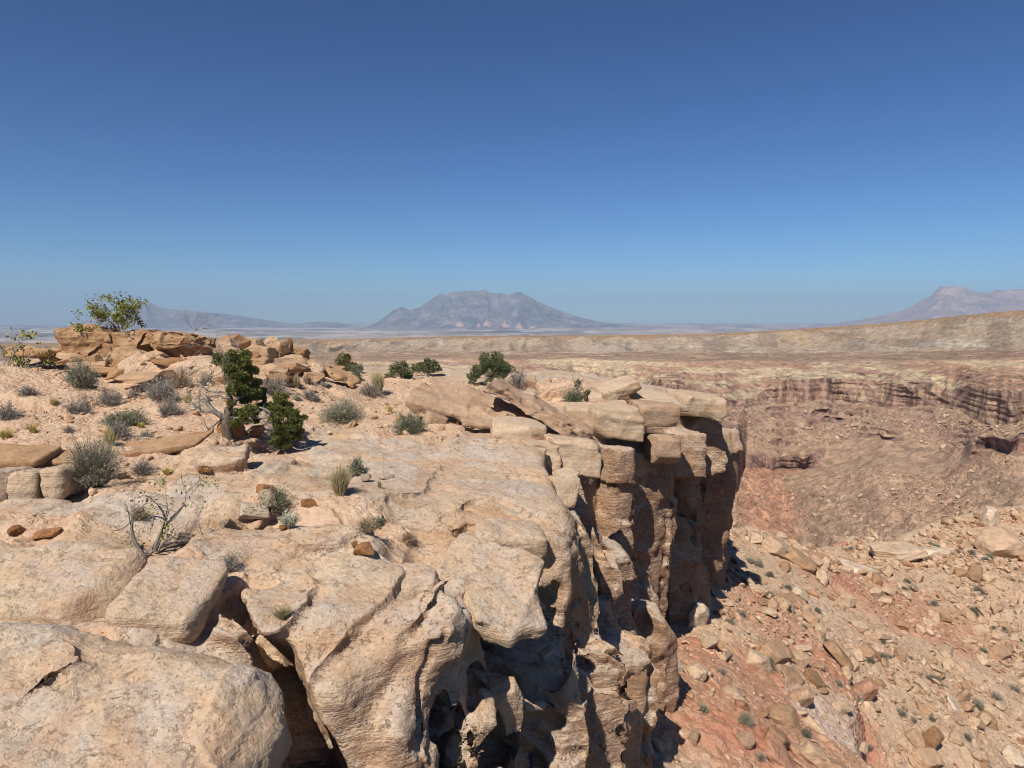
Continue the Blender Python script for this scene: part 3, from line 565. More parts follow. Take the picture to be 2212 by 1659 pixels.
# ------------------------------------------------------------------ far canyon, mesa, plain, mountains
CAN = {  # per column of the picture: (v, range) of each level, from the canyon floor up to the back of the mesa
 -300: [(1250, 300), (1050, 420), (960, 600), (930, 606), (850, 900), (810, 930), (778, 1050), (757, 1700), (746, 1850), (738, 1950)],
 690: [(1250, 300), (1050, 420), (960, 600), (930, 606), (850, 900), (806, 925), (778, 1050), (757, 1700), (746, 1850), (737, 1950)],
 1000: [(1250, 300), (1050, 440), (940, 640), (905, 646), (846, 850), (800, 868), (776, 980), (757, 1500), (742, 1700), (730, 1800)],
 1300: [(1250, 320), (1080, 440), (960, 620), (925, 626), (868, 780), (800, 795), (775, 880), (760, 1300), (741, 1550), (728, 1650)],
 1450: [(1280, 330), (1090, 430), (985, 580), (950, 586), (880, 700), (818, 714), (776, 840), (759, 1300), (741, 1500), (725, 1620)],
 1540: [(1300, 340), (1160, 420), (1040, 500), (905, 508), (868, 640), (832, 650), (776, 830), (759, 1280), (740, 1500), (723, 1610)],
 1598: [(1290, 340), (1150, 430), (1050, 502), (915, 510), (872, 650), (846, 658), (776, 830), (759, 1270), (739, 1500), (720, 1600)],
 1616: [(1280, 350), (1140, 440), (985, 560), (968, 564), (872, 656), (846, 664), (776, 832), (758, 1270), (738, 1500), (719, 1600)],
 1700: [(1260, 370), (1160, 440), (985, 600), (962, 605), (852, 750), (808, 762), (776, 870), (758, 1250), (736, 1500), (714, 1600)],
 1800: [(1240, 350), (1130, 420), (985, 570), (955, 575), (848, 720), (806, 731), (772, 835), (754, 1170), (730, 1420), (708, 1520)],
 1900: [(1230, 330), (1100, 400), (962, 550), (936, 555), (856, 690), (812, 700), (769, 800), (751, 1100), (725, 1350), (701, 1450)],
 2050: [(1220, 300), (1085, 370), (988, 490), (948, 495), (852, 620), (806, 630), (765, 720), (748, 1000), (715, 1200), (688, 1300)],
 2130: [(1210, 290), (1075, 355), (930, 480), (905, 485), (880, 560), (815, 570), (762, 690), (744, 950), (710, 1150), (681, 1250)],
 2212: [(1200, 280), (1062, 340), (922, 470), (892, 475), (872, 545), (812, 556), (758, 650), (740, 900), (705, 1100), (676, 1200)],
 2700: [(1150, 260), (1010, 320), (900, 440), (870, 446), (840, 520), (790, 530), (740, 600), (715, 840), (670, 1000), (640, 1100)],
}
NAZ = int(1500/DETAIL)
ua = np.linspace(-250, 2650, NAZ); az = azim(ua)
ks = sorted(CAN); LV = np.array([CAN[k] for k in ks], float)          # (K, 10, 2)
nlev = LV.shape[1]
lr = np.stack([np.interp(ua, ks, LV[:, i, 1]) for i in range(nlev)], 1)
lz = np.stack([np.interp(ua, ks, ratio(LV[:, i, 0])*LV[:, i, 1]) for i in range(nlev)], 1)
arc = ua*0.02
pres = smoothstep(-0.16, 0.14, fbm(az*16, az*0+3, az*0, 2)+np.interp(ua, [1400, 1520, 1600, 1640, 2080, 2150, 2300], [0.1, 0.5, 0.5, 0, 0, 0.4, 0.4]))   # the lower cliff is broken
lr[:, 3] = lr[:, 2]+(lr[:, 3]-lr[:, 2])*pres+(1-pres)*0.25*(lr[:, 4]-lr[:, 2]); lz[:, 3] = lz[:, 2]+(lz[:, 3]-lz[:, 2])*pres+(1-pres)*0.25*(lz[:, 4]-lz[:, 2])
pres2 = smoothstep(-0.55, 0.35, fbm(az*27, az*0+13, az*0, 4)+0.15)
lz[:, 5] = lz[:, 4]+(lz[:, 5]-lz[:, 4])*(0.35+0.65*pres2)
sub = [50, 140, 44, 110, 70, 150, 60, 60, 34]
sub = [max(6, int(s/DETAIL)) for s in sub]
RR, ZZ, LL, RIS = [], [], [], []
for i, nsub in enumerate(sub):
    t = np.linspace(0, 1, nsub, endpoint=False)[None]; ris = np.zeros((NAZ, nsub))
    r = lr[:, i:i+1]*(1-t)+lr[:, i+1:i+2]*t; tz = t+0*r
    if i in (3, 5):       # ledgy slopes: stair the height
        n = 6 if i == 3 else 8
        ph = 0.35*fbm(az*9, az*0+i, az*0, 2)[:, None]+0.10*fbm(np.repeat(az*60, nsub).reshape(-1, nsub), t*3+0*r, 0*r+2, 2)
        k = t*n+ph; fr = k-np.floor(k)
        st = (np.floor(k)+smoothstep(0.0, 0.32, fr)-ph)/n
        gate = smoothstep(-0.12 if i == 5 else 0.0, 0.14, fbm(np.repeat(az*38, nsub).reshape(-1, nsub), t*3.5+0*r, 0*r+5, 4))
        tz = t+(np.clip(st, 0, 1)-t)*gate*np.sin(np.pi*t)**0.4; ris = gate*(1-smoothstep(0.22, 0.40, fr))*smoothstep(0, 0.1, t)*(1-smoothstep(0.92, 1, t))*(1 if i == 3 else 0.45)
    z = lz[:, i:i+1]*(1-tz)+lz[:, i+1:i+2]*tz
    RR.append(r); ZZ.append(z); LL.append(i+t+0*r); RIS.append(ris)
RR.append(lr[:, -1:]); ZZ.append(lz[:, -1:]); LL.append(np.full((NAZ, 1), 9.0))
back = np.array([[60, 3], [400, -4], [900, -60], [1500, -150]])
for b_ in back: RR.append(lr[:, -1:]+b_[0]); ZZ.append(lz[:, -1:]+b_[1]); LL.append(np.full((NAZ, 1), 9.5))
R = np.concatenate(RR, 1); Z = np.concatenate(ZZ, 1); LVL = np.concatenate(LL, 1); AZ = np.repeat(az[:, None], R.shape[1], 1)
front = np.array([[-0.45, -30.0]])
X = R*np.sin(AZ); Y = R*np.cos(AZ)
# weathering: alcoves and flutes on cliffs, rills on talus
cl = np.maximum(smoothstep(0.6, 0.9, pres)[:, None]*smoothstep(1.9, 2.0, LVL)*(1-smoothstep(3.0, 3.15, LVL)), smoothstep(3.9, 4.0, LVL)*(1-smoothstep(5.2, 6.0, LVL)))
RISm = np.concatenate(RIS+[np.zeros((NAZ, R.shape[1]-sum(sub)))], 1); cl = np.maximum(cl, RISm*0.85)
ta = (1-RISm)*(smoothstep(0, 0.3, LVL)*(1-smoothstep(1.85, 2, LVL))+smoothstep(3.0, 3.2, LVL)*(1-smoothstep(3.8, 4.0, LVL)))
A1 = AZ*R
alc = (fbm(AZ*26, LVL*0.25, AZ*0+1, 2)*34+(fbm(AZ*100, LVL*0.25, AZ*0+1, 3)*14)*cl)*(smoothstep(1.2, 2.2, LVL)-smoothstep(6, 7, LVL))
flut = (np.abs(vn(A1*0.045, Z*0.012, R*0))*12+np.abs(vn(A1*0.13, Z*0.02, R*0+4))*7+np.abs(vn(A1*0.33, Z*0.05, R*0+9))*3-7)*cl
bedd = (vn(A1*0.02, Z*0.35, R*0)*1.6+vn(A1*0.05, Z*0.9, R*0)*0.9)*cl
R2 = R+alc+flut+bedd
X = R2*np.sin(AZ); Y = R2*np.cos(AZ)
rill = 0.35*ridged(A1*0.035+fbm(X*0.01, Y*0.01, Z*0, 2)*1.2, LVL*0.35, Z*0, 3)*2.6*ta
lump = fbm(X*0.06, Y*0.06, Z*0.06, 4)*(0.4*ta+1.8*smoothstep(6, 6.3, LVL)*(1-smoothstep(8.6, 9, LVL)))
bould = np.maximum(0, vn(X*0.6, Y*0.6, Z*0.6)-0.25)*3.0*ta+np.maximum(0, np.abs(fbm(X*0.05, Y*0.05, Z*0.2, 3))-0.2)*9*ta*smoothstep(-0.1, 0.25, fbm(X*0.012, Y*0.012, Z*0, 2))+np.maximum(0, vn(X*0.16+5, Y*0.16, Z*0.16)-0.45)*6*ta
mesag = (ridged(A1*0.02+fbm(X*0.004, Y*0.004, Z*0, 2), LVL*0.3, Z*0, 3)-0.5)*17*smoothstep(6.9, 7.3, LVL)*(1-smoothstep(8.7, 9.0, LVL))
bench = fbm(X*0.02, Y*0.02, Z*0, 4)*4*smoothstep(5.8, 6.2, LVL)*(1-smoothstep(7, 7.3, LVL))
Z2 = Z+rill+lump+bould+mesag+bench+fbm(AZ*60, AZ*0, AZ*0+8, 5)*4.0*smoothstep(8.5, 9, LVL)*(1-smoothstep(9.2, 9.5, LVL))
V = np.stack([X, Y, Z2], -1)
inner = V[:, :1].copy(); inner[..., :2] *= 0.7; inner[..., 2] -= 12
V = np.concatenate([inner, V], 1); LVLc = np.concatenate([LVL[:, :1], LVL], 1)
n_, m_ = V.shape[:2]; VC = V; RIS = np.concatenate([np.zeros((NAZ, 1))]+RIS+[np.zeros((NAZ, m_-1-sum(sub)))], 1)
# rock and soil colours by geological level
def cmix(a, b, t): return a+(b-a)*t[..., None]
U = np.repeat(ua[:, None], m_, 1); Pn = V
g1 = fbm(Pn[..., 0]*0.012, Pn[..., 1]*0.012, Pn[..., 2]*0.03, 4); g2 = fbm(Pn[..., 0]*0.05+9, Pn[..., 1]*0.05, Pn[..., 2]*0.25, 4)
g3 = vn(U*0.01, Pn[..., 2]*0.28, U*0)
talus = np.array([0.43, 0.285, 0.185]); talr = np.array([0.45, 0.225, 0.135]); purp = np.array([0.30, 0.175, 0.135]); pale = np.array([0.57, 0.43, 0.27]); tan = np.array([0.50, 0.345, 0.215])
brown = np.array([0.27, 0.185, 0.125]); mesa = np.array([0.42, 0.32, 0.225]); mesw = np.array([0.52, 0.44, 0.345]); rimc = np.array([0.34, 0.21, 0.11])
c = np.zeros((n_, m_, 3))+talus
redm = smoothstep(0.0, 0.35, g1+0.35*np.exp(-((U-1670)/75)**2)*(1-smoothstep(2.0, 2.6, LVLc))*2.2-0.22+0.25*g2)*(1-smoothstep(2.1, 3.2, LVLc))
c = cmix(c, talr, redm*0.75)
c = cmix(c, talus*0.97+0.01, smoothstep(3.0, 3.3, LVLc)*0.8)
lc = smoothstep(1.96, 2.02, LVLc)*(1-smoothstep(2.98, 3.06, LVLc))
stre = fbm(U*0.028+LVLc*2.2, U*0.002+LVLc*0.3, U*0, 4)
c = c*(1+0.35*np.clip(stre, -0.4, 0.4)*(1-smoothstep(1.7, 2.0, LVLc)))[..., None]
c = cmix(c, purp*0.9, RIS*(0.6+0.35*smoothstep(-0.1, 0.2, g2)))
c = cmix(c, purp, lc*0.85*np.repeat(pres[:, None], m_, 1))
uc = smoothstep(3.97, 4.02, LVLc)*(1-smoothstep(4.98, 5.02, LVLc))
pu = np.interp(ua, [900, 1130, 1180, 1390, 1440, 1600, 1640, 1900, 1960, 2300], [0.3, 0.3, 1, 1, 0.4, 0.7, 0.25, 0.25, 0.45, 0.45])[:, None]+0*g1
c = cmix(c, cmix(tan+np.zeros_like(c), purp, np.clip(smoothstep(-0.25, 0.25, -g1-0.3*g3)*0.5+pu*0.75, 0, 1)), uc*0.95)
pb = smoothstep(4.98, 5.05, LVLc)*(1-smoothstep(5.9, 6.05, LVLc))
c = cmix(c, cmix(pale+np.zeros_like(c), tan*0.9+np.array([0.02, -0.02, -0.01]), smoothstep(-0.1, 0.2, g3+0.5*g2)), pb)
bandz = vn(U*0.004, Pn[..., 2]*0.34+0.6*g1, U*0+3)
c = cmix(c, purp*1.05, 0.6*smoothstep(0.08, 0.3, bandz)*smoothstep(3.1, 3.4, LVLc)*(1-smoothstep(5.9, 6.1, LVLc))*smoothstep(-0.3, 0.1, g2))
c = cmix(c, cmix(brown+np.zeros_like(c), tan*0.95, smoothstep(-0.05, 0.3, g2+0.4*g1)), smoothstep(5.95, 6.15, LVLc)*0.9)
c = cmix(c, cmix(tan+np.zeros_like(c), purp, smoothstep(0, 0.3, g1)), smoothstep(5.95, 6.1, LVLc)*(1-smoothstep(6.3, 6.6, LVLc))*smoothstep(0.05, 0.25, g1+g2*0.5)*0.7)
c = cmix(c, cmix(mesa+np.zeros_like(c), mesw, smoothstep(0.25, 0.5, g1+0.6*g2)*0.7), smoothstep(6.75, 7.15, LVLc+0.5*g2+0.3*g1))
c = cmix(c, np.array([0.42, 0.29, 0.15]), smoothstep(7, 7.2, LVLc)*smoothstep(0.1, 0.4, -g1+0.4*g2)*0.5)
c = cmix(c, c*0.62, smoothstep(7, 7.2, LVLc)*smoothstep(0.0, 0.3, fbm(U*0.02, LVLc*1.2+g2*0.8, U*0, 4))*0.8)
c = cmix(c, rimc, smoothstep(8.75, 8.85, LVLc)*0.8)
b = NB('canyon_rock'); co = b.co
colr = b.attr('tint', 'Color')
n1 = b.noise(co, 0.05, 6, 0.65); n2 = b.noise(co, 0.22, 6, 0.7); n3 = b.vor(co, 0.28, out='Color'); n4 = b.noise(b.vscale(co, (0.02, 0.02, 0.7)), 1.0, 4, 0.6)
colr = b.mix(1.0, colr, b.ramp(n2, [(0.3, 0.84), (0.5, 0.99), (0.7, 1.14)]), 'MULTIPLY')
colr = b.mix(0.8, colr, b.ramp(b.vor(b.addv(co, b.noise(co, 0.3, 2, 0.5, out='Color'), (2, 2, 2)), 0.22, out='Color'), [(0.1, 0.62), (0.5, 1.0), (0.9, 1.34)]), 'MULTIPLY')
colr = b.mix(0.7, colr, b.ramp(n4, [(0.3, 0.78), (0.7, 1.2)]), 'MULTIPLY')
stk = b.noise(b.vscale(co, (0.13, 0.13, 0.012)), 1.0, 5, 0.7)
colr = b.mix(b.math('MULTIPLY', b.mr(stk, 0.50, 0.60), b.mr(b.attr('cliff'), 0.6, 0.95, 0, 0.6)), colr, (0.085, 0.058, 0.05))
colr = b.mix(b.mr(b.noise(co, 0.45, 3, 0.6), 0.58, 0.64, 0, 0.65), colr, (0.17, 0.12, 0.085))
colr = b.mix(b.mr(b.noise(co, 0.33, 3, 0.7), 0.62, 0.68, 0, 0.6), colr, (0.52, 0.39, 0.26))
b.color(colr); n5 = b.noise(co, 0.75, 5, 0.7); n6 = b.vor(co, 0.5)
b.bump(b.math('ADD', b.math('SUBTRACT', n5, b.math('MULTIPLY', n6, 0.55)), b.math('MULTIPLY', n4, 0.4)), 1.6, 1.0)
M_CAN = b.m
tag(obj('canyon', mesh_of('canyon', V.reshape(-1, 3), grid_faces(n_, m_), M_CAN, cols={'tint': c.reshape(-1, 3), 'cliff': np.concatenate([cl[:, :1], cl], 1).ravel()})), kind='structure')
log('canyon %d' % (n_*m_))
# plain reaching the horizon
na, nr = int(500/DETAIL), int(420/DETAIL)
aa = np.linspace(-1.0, 1.0, na); rr = np.exp(np.linspace(math.log(1500), math.log(31000), nr))
AA, RRr = np.meshgrid(aa, rr, indexing='ij'); X = RRr*np.sin(AA); Y = RRr*np.cos(AA)
Z = -235+fbm(X*0.0007, Y*0.0007, X*0, 5)*26+fbm(X*0.0025, Y*0.0025, X*0+3, 4)*9*smoothstep(2500, 5000, RRr)
mm = smoothstep(0.08, 0.14, fbm(X*0.0006+4, Y*0.0009, X*0, 4))*smoothstep(4500, 6500, RRr)*34
Z = Z+mm+smoothstep(17000, 30000, RRr)*np.where(AA > 0.12, 55, 20)
b = NB('desert_plain'); co = b.co
k1 = b.noise(b.vscale(co, (1, 1, 4)), 0.00042, 8, 0.65, 0.5); k2 = b.noise(co, 0.0022, 6, 0.65)
pc = b.ramp(k1, [(0.36, (0.12, 0.11, 0.095)), (0.47, (0.26, 0.22, 0.18)), (0.55, (0.46, 0.40, 0.33)), (0.64, (0.32, 0.24, 0.18))])
pc = b.mix(b.mr(k2, 0.56, 0.64, 0, 0.5), pc, (0.14, 0.13, 0.10)); b.color(pc)
tag(obj('plain', mesh_of('plain', np.stack([X, Y, Z], -1).reshape(-1, 3), grid_faces(na, nr), b.m)), kind='structure')
# mountains
def mountain(label, pts, R0, seed, depth, cols, gully, back=2500, base_v=716):
    nu, nd = int(620/DETAIL), int(230/DETAIL)
    us = np.linspace(pts[0][0], pts[-1][0], nu); a = azim(us)
    hz = np.interp(us, [p[0] for p in pts], ratio(np.array([p[1] for p in pts]))*R0)
    hz = hz+fbm(us*0.045, us*0+seed, us*0, 5)*15*smoothstep(-200, 200, hz)
    bz = ratio(base_v)*(R0-depth)
    s = np.linspace(-1, 1, nd)                       # -1 foot in front, 0 crest, 1 behind
    r = R0+np.where(s < 0, s*depth, s*back)
    H = np.maximum(hz-bz, 5)[:, None]
    prof = np.where(s < 0, 0.80*np.clip(1+s, 0, 1)**1.55+0.20*np.clip(1+s, 0, 1)**5, 1-smoothstep(0, 1, s)*0.9)[None]
    Aa = np.repeat(a[:, None], nd, 1); Rr = np.repeat(r[None], nu, 0)
    x = Rr*np.sin(Aa); y = Rr*np.cos(Aa)
    gl = (ridged(Aa*R0/620+fbm(x/900, y/900, x*0+seed, 3)*0.9, (Rr-R0)/3800+seed, x*0, 4, 0.6)-0.42)
    gl2 = fbm(x/190, y/190, x*0+seed, 4)
    env = np.clip(1-np.abs(s), 0, 1)[None]**0.6*np.clip(np.abs(s)/0.12, 0.12, 1)[None]
    z = bz-25+H*(prof+gl*gully*env*0.24+gl2*0.045*env)
    t = prof+0*z
    b = NB(label); co = b.co
    m1 = b.noise(co, 0.0016, 7, 0.68); m2 = b.noise(co, 0.006, 5, 0.7)
    cc = b.ramp(m1, [(0.38, cols[0]), (0.52, cols[1]), (0.64, cols[2])])
    cc = b.mix(b.mr(m2, 0.5, 0.62, 0, 0.7), cc, cols[0]); cc = b.mix(b.mr(b.attr('foot'), 0.45, 0.55), cc, cols[3])
    cc = b.mix(b.math('MULTIPLY', b.attr('pink'), b.mr(m2, 0.3, 0.5)), cc, (0.60, 0.36, 0.26)); b.color(cc)
    foot = smoothstep(0.20, 0.02, t+0.10*fbm(x/700, y/700, x*0+2, 4))
    pk = np.zeros_like(t)
    if seed == 2:
        for (pu, pw) in [(993, 16), (1035, 8), (1052, 14), (1092, 15), (1122, 14), (1150, 16), (1180, 12)]:
            hh = np.clip(1-np.abs(np.repeat(us[:, None], nd, 1)-pu)/pw, 0, 1)
            pk = np.maximum(pk, smoothstep(0.02, 0.10, (0.17+0.15*hh)-t)*smoothstep(0.15, 0.18, t)*(hh > 0)*(s < 0)[None])
        z = z+pk*25
    me = mesh_of('mountain', np.stack([x, y, z], -1).reshape(-1, 3), grid_faces(nu, nd), b.m, cols={'foot': foot.ravel(), 'pink': pk.ravel()})
    tag(obj('mountain', me), label, 'mountain', kind='structure')
DK = [(0.095, 0.095, 0.085), (0.185, 0.168, 0.145), (0.32, 0.28, 0.235), (0.17, 0.16, 0.14)]
mountain('broad hazy blue mountain with pink rock flatirons at its foot', [(740, 722), (770, 711), (800, 702), (825, 690), (850, 670), (868, 662), (888, 670), (905, 664), (940, 640), (985, 628), (1020, 625), (1060, 629), (1100, 634), (1120, 630), (1140, 637), (1175, 655),
         (1215, 671), (1250, 683), (1300, 694), (1340, 700), (1420, 712)], 20000, 2, 3600, DK, 1.0, base_v=724)
mountain('long hazy blue ridge with one small peak behind the rock outcrop', [(-60, 745), (40, 727), (110, 712), (200, 690), (260, 675), (305, 660), (322, 653), (345, 661), (375, 668), (430, 672), (520, 680), (580, 690), (640, 697), (700, 693), (735, 694), (760, 702), (800, 712), (860, 726)],
         23000, 4, 6000, [(0.12, 0.115, 0.10), (0.21, 0.185, 0.15), (0.30, 0.26, 0.21), (0.22, 0.19, 0.16)], 0.7, base_v=728)
mountain('distant mauve mountain with a jagged summit above the mesa', [(1720, 704), (1790, 697), (1860, 688), (1920, 676), (1955, 667), (1985, 654), (2005, 642), (2022, 630), (2036, 626), (2056, 626), (2072, 630), (2090, 637), (2115, 641), (2140, 638), (2180, 633), (2215, 633), (2260, 640), (2330, 655), (2500, 680)],
         22000, 6, 4500, [(0.20, 0.16, 0.135), (0.34, 0.25, 0.20), (0.46, 0.34, 0.265), (0.36, 0.25, 0.18)], 1.3, base_v=706)
# haze: still, even desert air around everything
import bmesh
hm = bpy.data.materials.new('haze'); hm.use_nodes = True; ht = hm.node_tree; ht.nodes.clear()
ho = ht.nodes.new('ShaderNodeOutputMaterial'); hv = ht.nodes.new('ShaderNodeVolumePrincipled')
hv.inputs['Color'].default_value = (0.54, 0.72, 1.0, 1); hv.inputs['Density'].default_value = HAZE; hv.inputs['Anisotropy'].default_value = 0.0
ht.links.new(hv.outputs[0], ho.inputs['Volume'])
X0, X1, Y0, Y1, Zl, Zh = -42000, 42000, -3000, 34000, -420, 1150
hvx = np.array([(x, y, z) for x in (X0, X1) for y in (Y0, Y1) for z in (Zl, Zh)])
hfc = np.array([(0, 1, 3, 2), (4, 6, 7, 5), (0, 4, 5, 1), (2, 3, 7, 6), (0, 2, 6, 4), (1, 5, 7, 3)])
tag(obj('haze', mesh_of('haze', hvx, hfc, hm, smooth=False)), kind='stuff')
log('far')
# ------------------------------------------------------------------ talus below the cliff
TAL = [(1480, 1500, 15.3), (1500, 1659, 12.8), (1420, 1390, 18.2), (1480, 1270, 22), (1580, 1262, 24.5), (1600, 1165, 35), (1700, 1172, 42), (1800, 1172, 47), (1900, 1166, 52), (2000, 1152, 57), (2100, 1135, 60), (2212, 1108, 62),
       (2212, 1659, 22), (1850, 1659, 17.5), (2212, 1400, 34), (1900, 1400, 27), (1700, 1300, 27), (1700, 1500, 18.5), (2050, 1550, 22.5), (2400, 1060, 66), (2500, 1400, 38), (1900, 1250, 38), (2100, 1240, 42)]
_tt = [at(*t) for t in TAL]+[np.array(q) for q in [(3, 11, -8.5), (0, 8, -8.5), (2, 20, -8.5), (4, 26, -8.9), (6, 34, -10.3), (30, 10, -20), (45, 20, -24), (12, 5, -12.5), (0, 0, -9)]]
talL0 = rbf(_tt)
_ra = np.array([math.atan2(p[0], p[1]) for p in _tt[5:12]]+[1.0]); _rd = np.array([math.hypot(p[0], p[1]) for p in _tt[5:12]]+[90.0])
def tal_z(x, y, lut=None):
    x = np.asarray(x, float); y = np.asarray(y, float)
    z = lut(x, y)
    r = np.hypot(x, y); rr_ = np.interp(np.arctan2(x, y), np.concatenate([[0.0], _ra]), np.concatenate([[40.0], _rd]))
    ov = np.maximum(0, r-rr_*1.01); z = np.where(ov > 0, lut(x*rr_*1.01/np.maximum(r, rr_*1.01), y*rr_*1.01/np.maximum(r, rr_*1.01)), z)-0.95*ov*ov/(ov+3)
    # step along the gully: terrace on the left, lower ground on the right
    gx = np.interp(y, GY, GX); amp = np.interp(y, [12, 15, 19, 22, 26, 31], [2.3, 2.3, 2.0, 0.9, 0.3, 0.0]); dx = x-gx+0.5*fbm(x*0.5, y*0.5, x*0+4, 3)
    z = z+amp*np.where(dx < 0, 0.42*np.exp(dx/4.0), -0.58*np.exp(-np.maximum(dx-0.35, 0)/7))*smoothstep(0, 1, 1-np.clip(1-np.abs(dx)/0.22, 0, 1)*1.0)
    # low ledges and hummocks
    n = fbm(x*0.09+3, y*0.09, x*0, 4)
    z = z+n*1.1+fbm(x*0.6, y*0.6, x*0+2, 4)*0.30+np.abs(fbm(x*1.9, y*1.9, x*0+6, 3))*0.16
    k = (z*0.55+0.35*fbm(x*0.12, y*0.12, x*0+9, 3)*2); fr = k-np.floor(k); st = (np.floor(k)+smoothstep(0, 0.22, fr))/0.55
    g = smoothstep(0.02, 0.3, fbm(x*0.05+8, y*0.05+2, x*0, 3))*0.55
    return z+(st-k/0.55-0.4)*g
_g = [at(*q) for q in [(1735, 1290, 28), (1800, 1400, 23.5), (1850, 1500, 19.8), (1876, 1600, 17.6), (1850, 1700, 15.5)]][::-1]
GY = np.array([p[1] for p in _g]); GX = np.array([p[0] for p in _g])
talLut = Lut(talL0, -8, 100, -4, 110, 0.5)
nA, nR = int(720/DETAIL*1.25), int(1250/DETAIL*1.25)
aa = np.linspace(-0.25, 0.86, nA); rr = np.exp(np.linspace(math.log(5), math.log(150), nR))
AA, RRr = np.meshgrid(aa, rr, indexing='ij'); X = RRr*np.sin(AA); Y = RRr*np.cos(AA)
Z = tal_z(X, Y, talLut)
tw = [(1560, 1640, 14, 2.6, 1), (1640, 1600, 15.5, 2.2, .9), (1560, 1510, 16.5, 1.6, .9), (1620, 1480, 18, 1.5, .8), (1690, 1400, 22, 2.2, .7), (1650, 1340, 25, 2, .6), (1760, 1240, 33, 3, .6), (2000, 1370, 33, 3, .8), (1900, 1290, 36, 3, .6), (1820, 1480, 20.5, 1.2, .9), (1840, 1230, 38, 3.5, .5)]
red = 0.3*fbm(X*0.16, Y*0.16, Z*0.16, 4)+0.06
for u, v, y, r, s in tw:
    p = at(u, v, y); red = red+s*np.exp(-((X-p[0])**2+(Y-p[1])**2)/(r*r))
pal = np.zeros_like(X)
for u, v, y, r in [(1765, 1320, 26.5, 1.0), (1790, 1370, 24.6, 0.9), (1745, 1285, 28.6, 1.0), (1820, 1430, 22.3, 0.7), (1840, 1550, 18.8, 1.0), (1800, 1620, 17.3, 1.4), (2150, 1200, 50, 4)]:
    p = at(u, v, y); pal = np.maximum(pal, np.exp(-((X-p[0])**2+(Y-p[1])**2)/(r*r)))
b = NB('talus_soil'); co = b.co
n1 = b.noise(co, 0.35, 6, 0.65); n2 = b.noise(co, 3.0, 6, 0.7); v1 = b.vor(b.addv(co, b.noise(co, 5, 2, 0.5, out='Color'), (0.1, 0.1, 0.1)), 5.5, out='Color'); vd = b.vor(b.addv(co, b.noise(co, 5, 2, 0.5, out='Color'), (0.1, 0.1, 0.1)), 5.5)
base = b.ramp(n1, [(0.3, (0.46, 0.315, 0.205)), (0.5, (0.54, 0.39, 0.265)), (0.7, (0.50, 0.33, 0.21))])
rm = b.mr(b.math('ADD', b.attr('red'), b.math('MULTIPLY', b.math('SUBTRACT', n2, 0.5), 0.9)), 0.30, 0.75)
cc = b.mix(rm, base, b.ramp(n2, [(0.3, (0.40, 0.165, 0.095)), (0.7, (0.50, 0.245, 0.155))]))
cc = b.mix(b.mr(b.attr('pale'), 0.35, 0.6), cc, b.ramp(n2, [(0.3, (0.50, 0.36, 0.27)), (0.7, (0.60, 0.46, 0.36))]))
cc = b.mix(b.math('MULTIPLY', b.mr(n1, 0.42, 0.55), 0.55), cc, b.ramp(v1, [(0.1, (0.36, 0.21, 0.12)), (0.5, (0.56, 0.41, 0.27)), (0.9, (0.47, 0.29, 0.18))]))
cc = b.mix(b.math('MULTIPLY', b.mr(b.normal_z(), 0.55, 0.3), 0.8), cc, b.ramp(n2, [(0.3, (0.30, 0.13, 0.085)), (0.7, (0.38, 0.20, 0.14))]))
b.color(cc); b.disp(b.math('ADD', n2, b.math('MULTIPLY', vd, -0.45)), 0.16, 0.3)
tag(obj('talus_slope', mesh_of('talus_slope', np.stack([X, Y, Z], -1).reshape(-1, 3), grid_faces(nA, nR), b.m, cols={'red': red.ravel(), 'pale': pal.ravel()})), kind='structure')
def talus_seat(u, v, y):
    d = at(u, v, 1.0); t = np.linspace(0.6*y, 1.5*y, 400); zz = tal_z(d[0]*t, t, talLut); k = np.argmax(d[2]*t < zz)
    return np.array([d[0]*t[k], t[k], zz[k]])
log('talus')
# ------------------------------------------------------------------ broken rocks
def ico(n):
    t = (1+5**0.5)/2
    v = np.array([(-1, t, 0), (1, t, 0), (-1, -t, 0), (1, -t, 0), (0, -1, t), (0, 1, t), (0, -1, -t), (0, 1, -t), (t, 0, -1), (t, 0, 1), (-t, 0, -1), (-t, 0, 1)], float)
    f = np.array([(0, 11, 5), (0, 5, 1), (0, 1, 7), (0, 7, 10), (0, 10, 11), (1, 5, 9), (5, 11, 4), (11, 10, 2), (10, 7, 6), (7, 1, 8), (3, 9, 4), (3, 4, 2), (3, 2, 6), (3, 6, 8), (3, 8, 9), (4, 9, 5), (2, 4, 11), (6, 2, 10), (8, 6, 7), (9, 8, 1)])
    v /= np.linalg.norm(v, axis=1)[:, None]
    for _ in range(n):
        e = np.sort(np.concatenate([f[:, [0, 1]], f[:, [1, 2]], f[:, [2, 0]]]), 1); ue, inv = np.unique(e, axis=0, return_inverse=True); inv = inv.ravel()
        m = v[ue].mean(1); m /= np.linalg.norm(m, axis=1)[:, None]; a, b_, c_ = inv.reshape(3, -1)+len(v); v = np.concatenate([v, m])
        f = np.concatenate([np.stack(q, 1) for q in [(f[:, 0], a, c_), (f[:, 1], b_, a), (f[:, 2], c_, b_), (a, b_, c_)]])
    return v, f
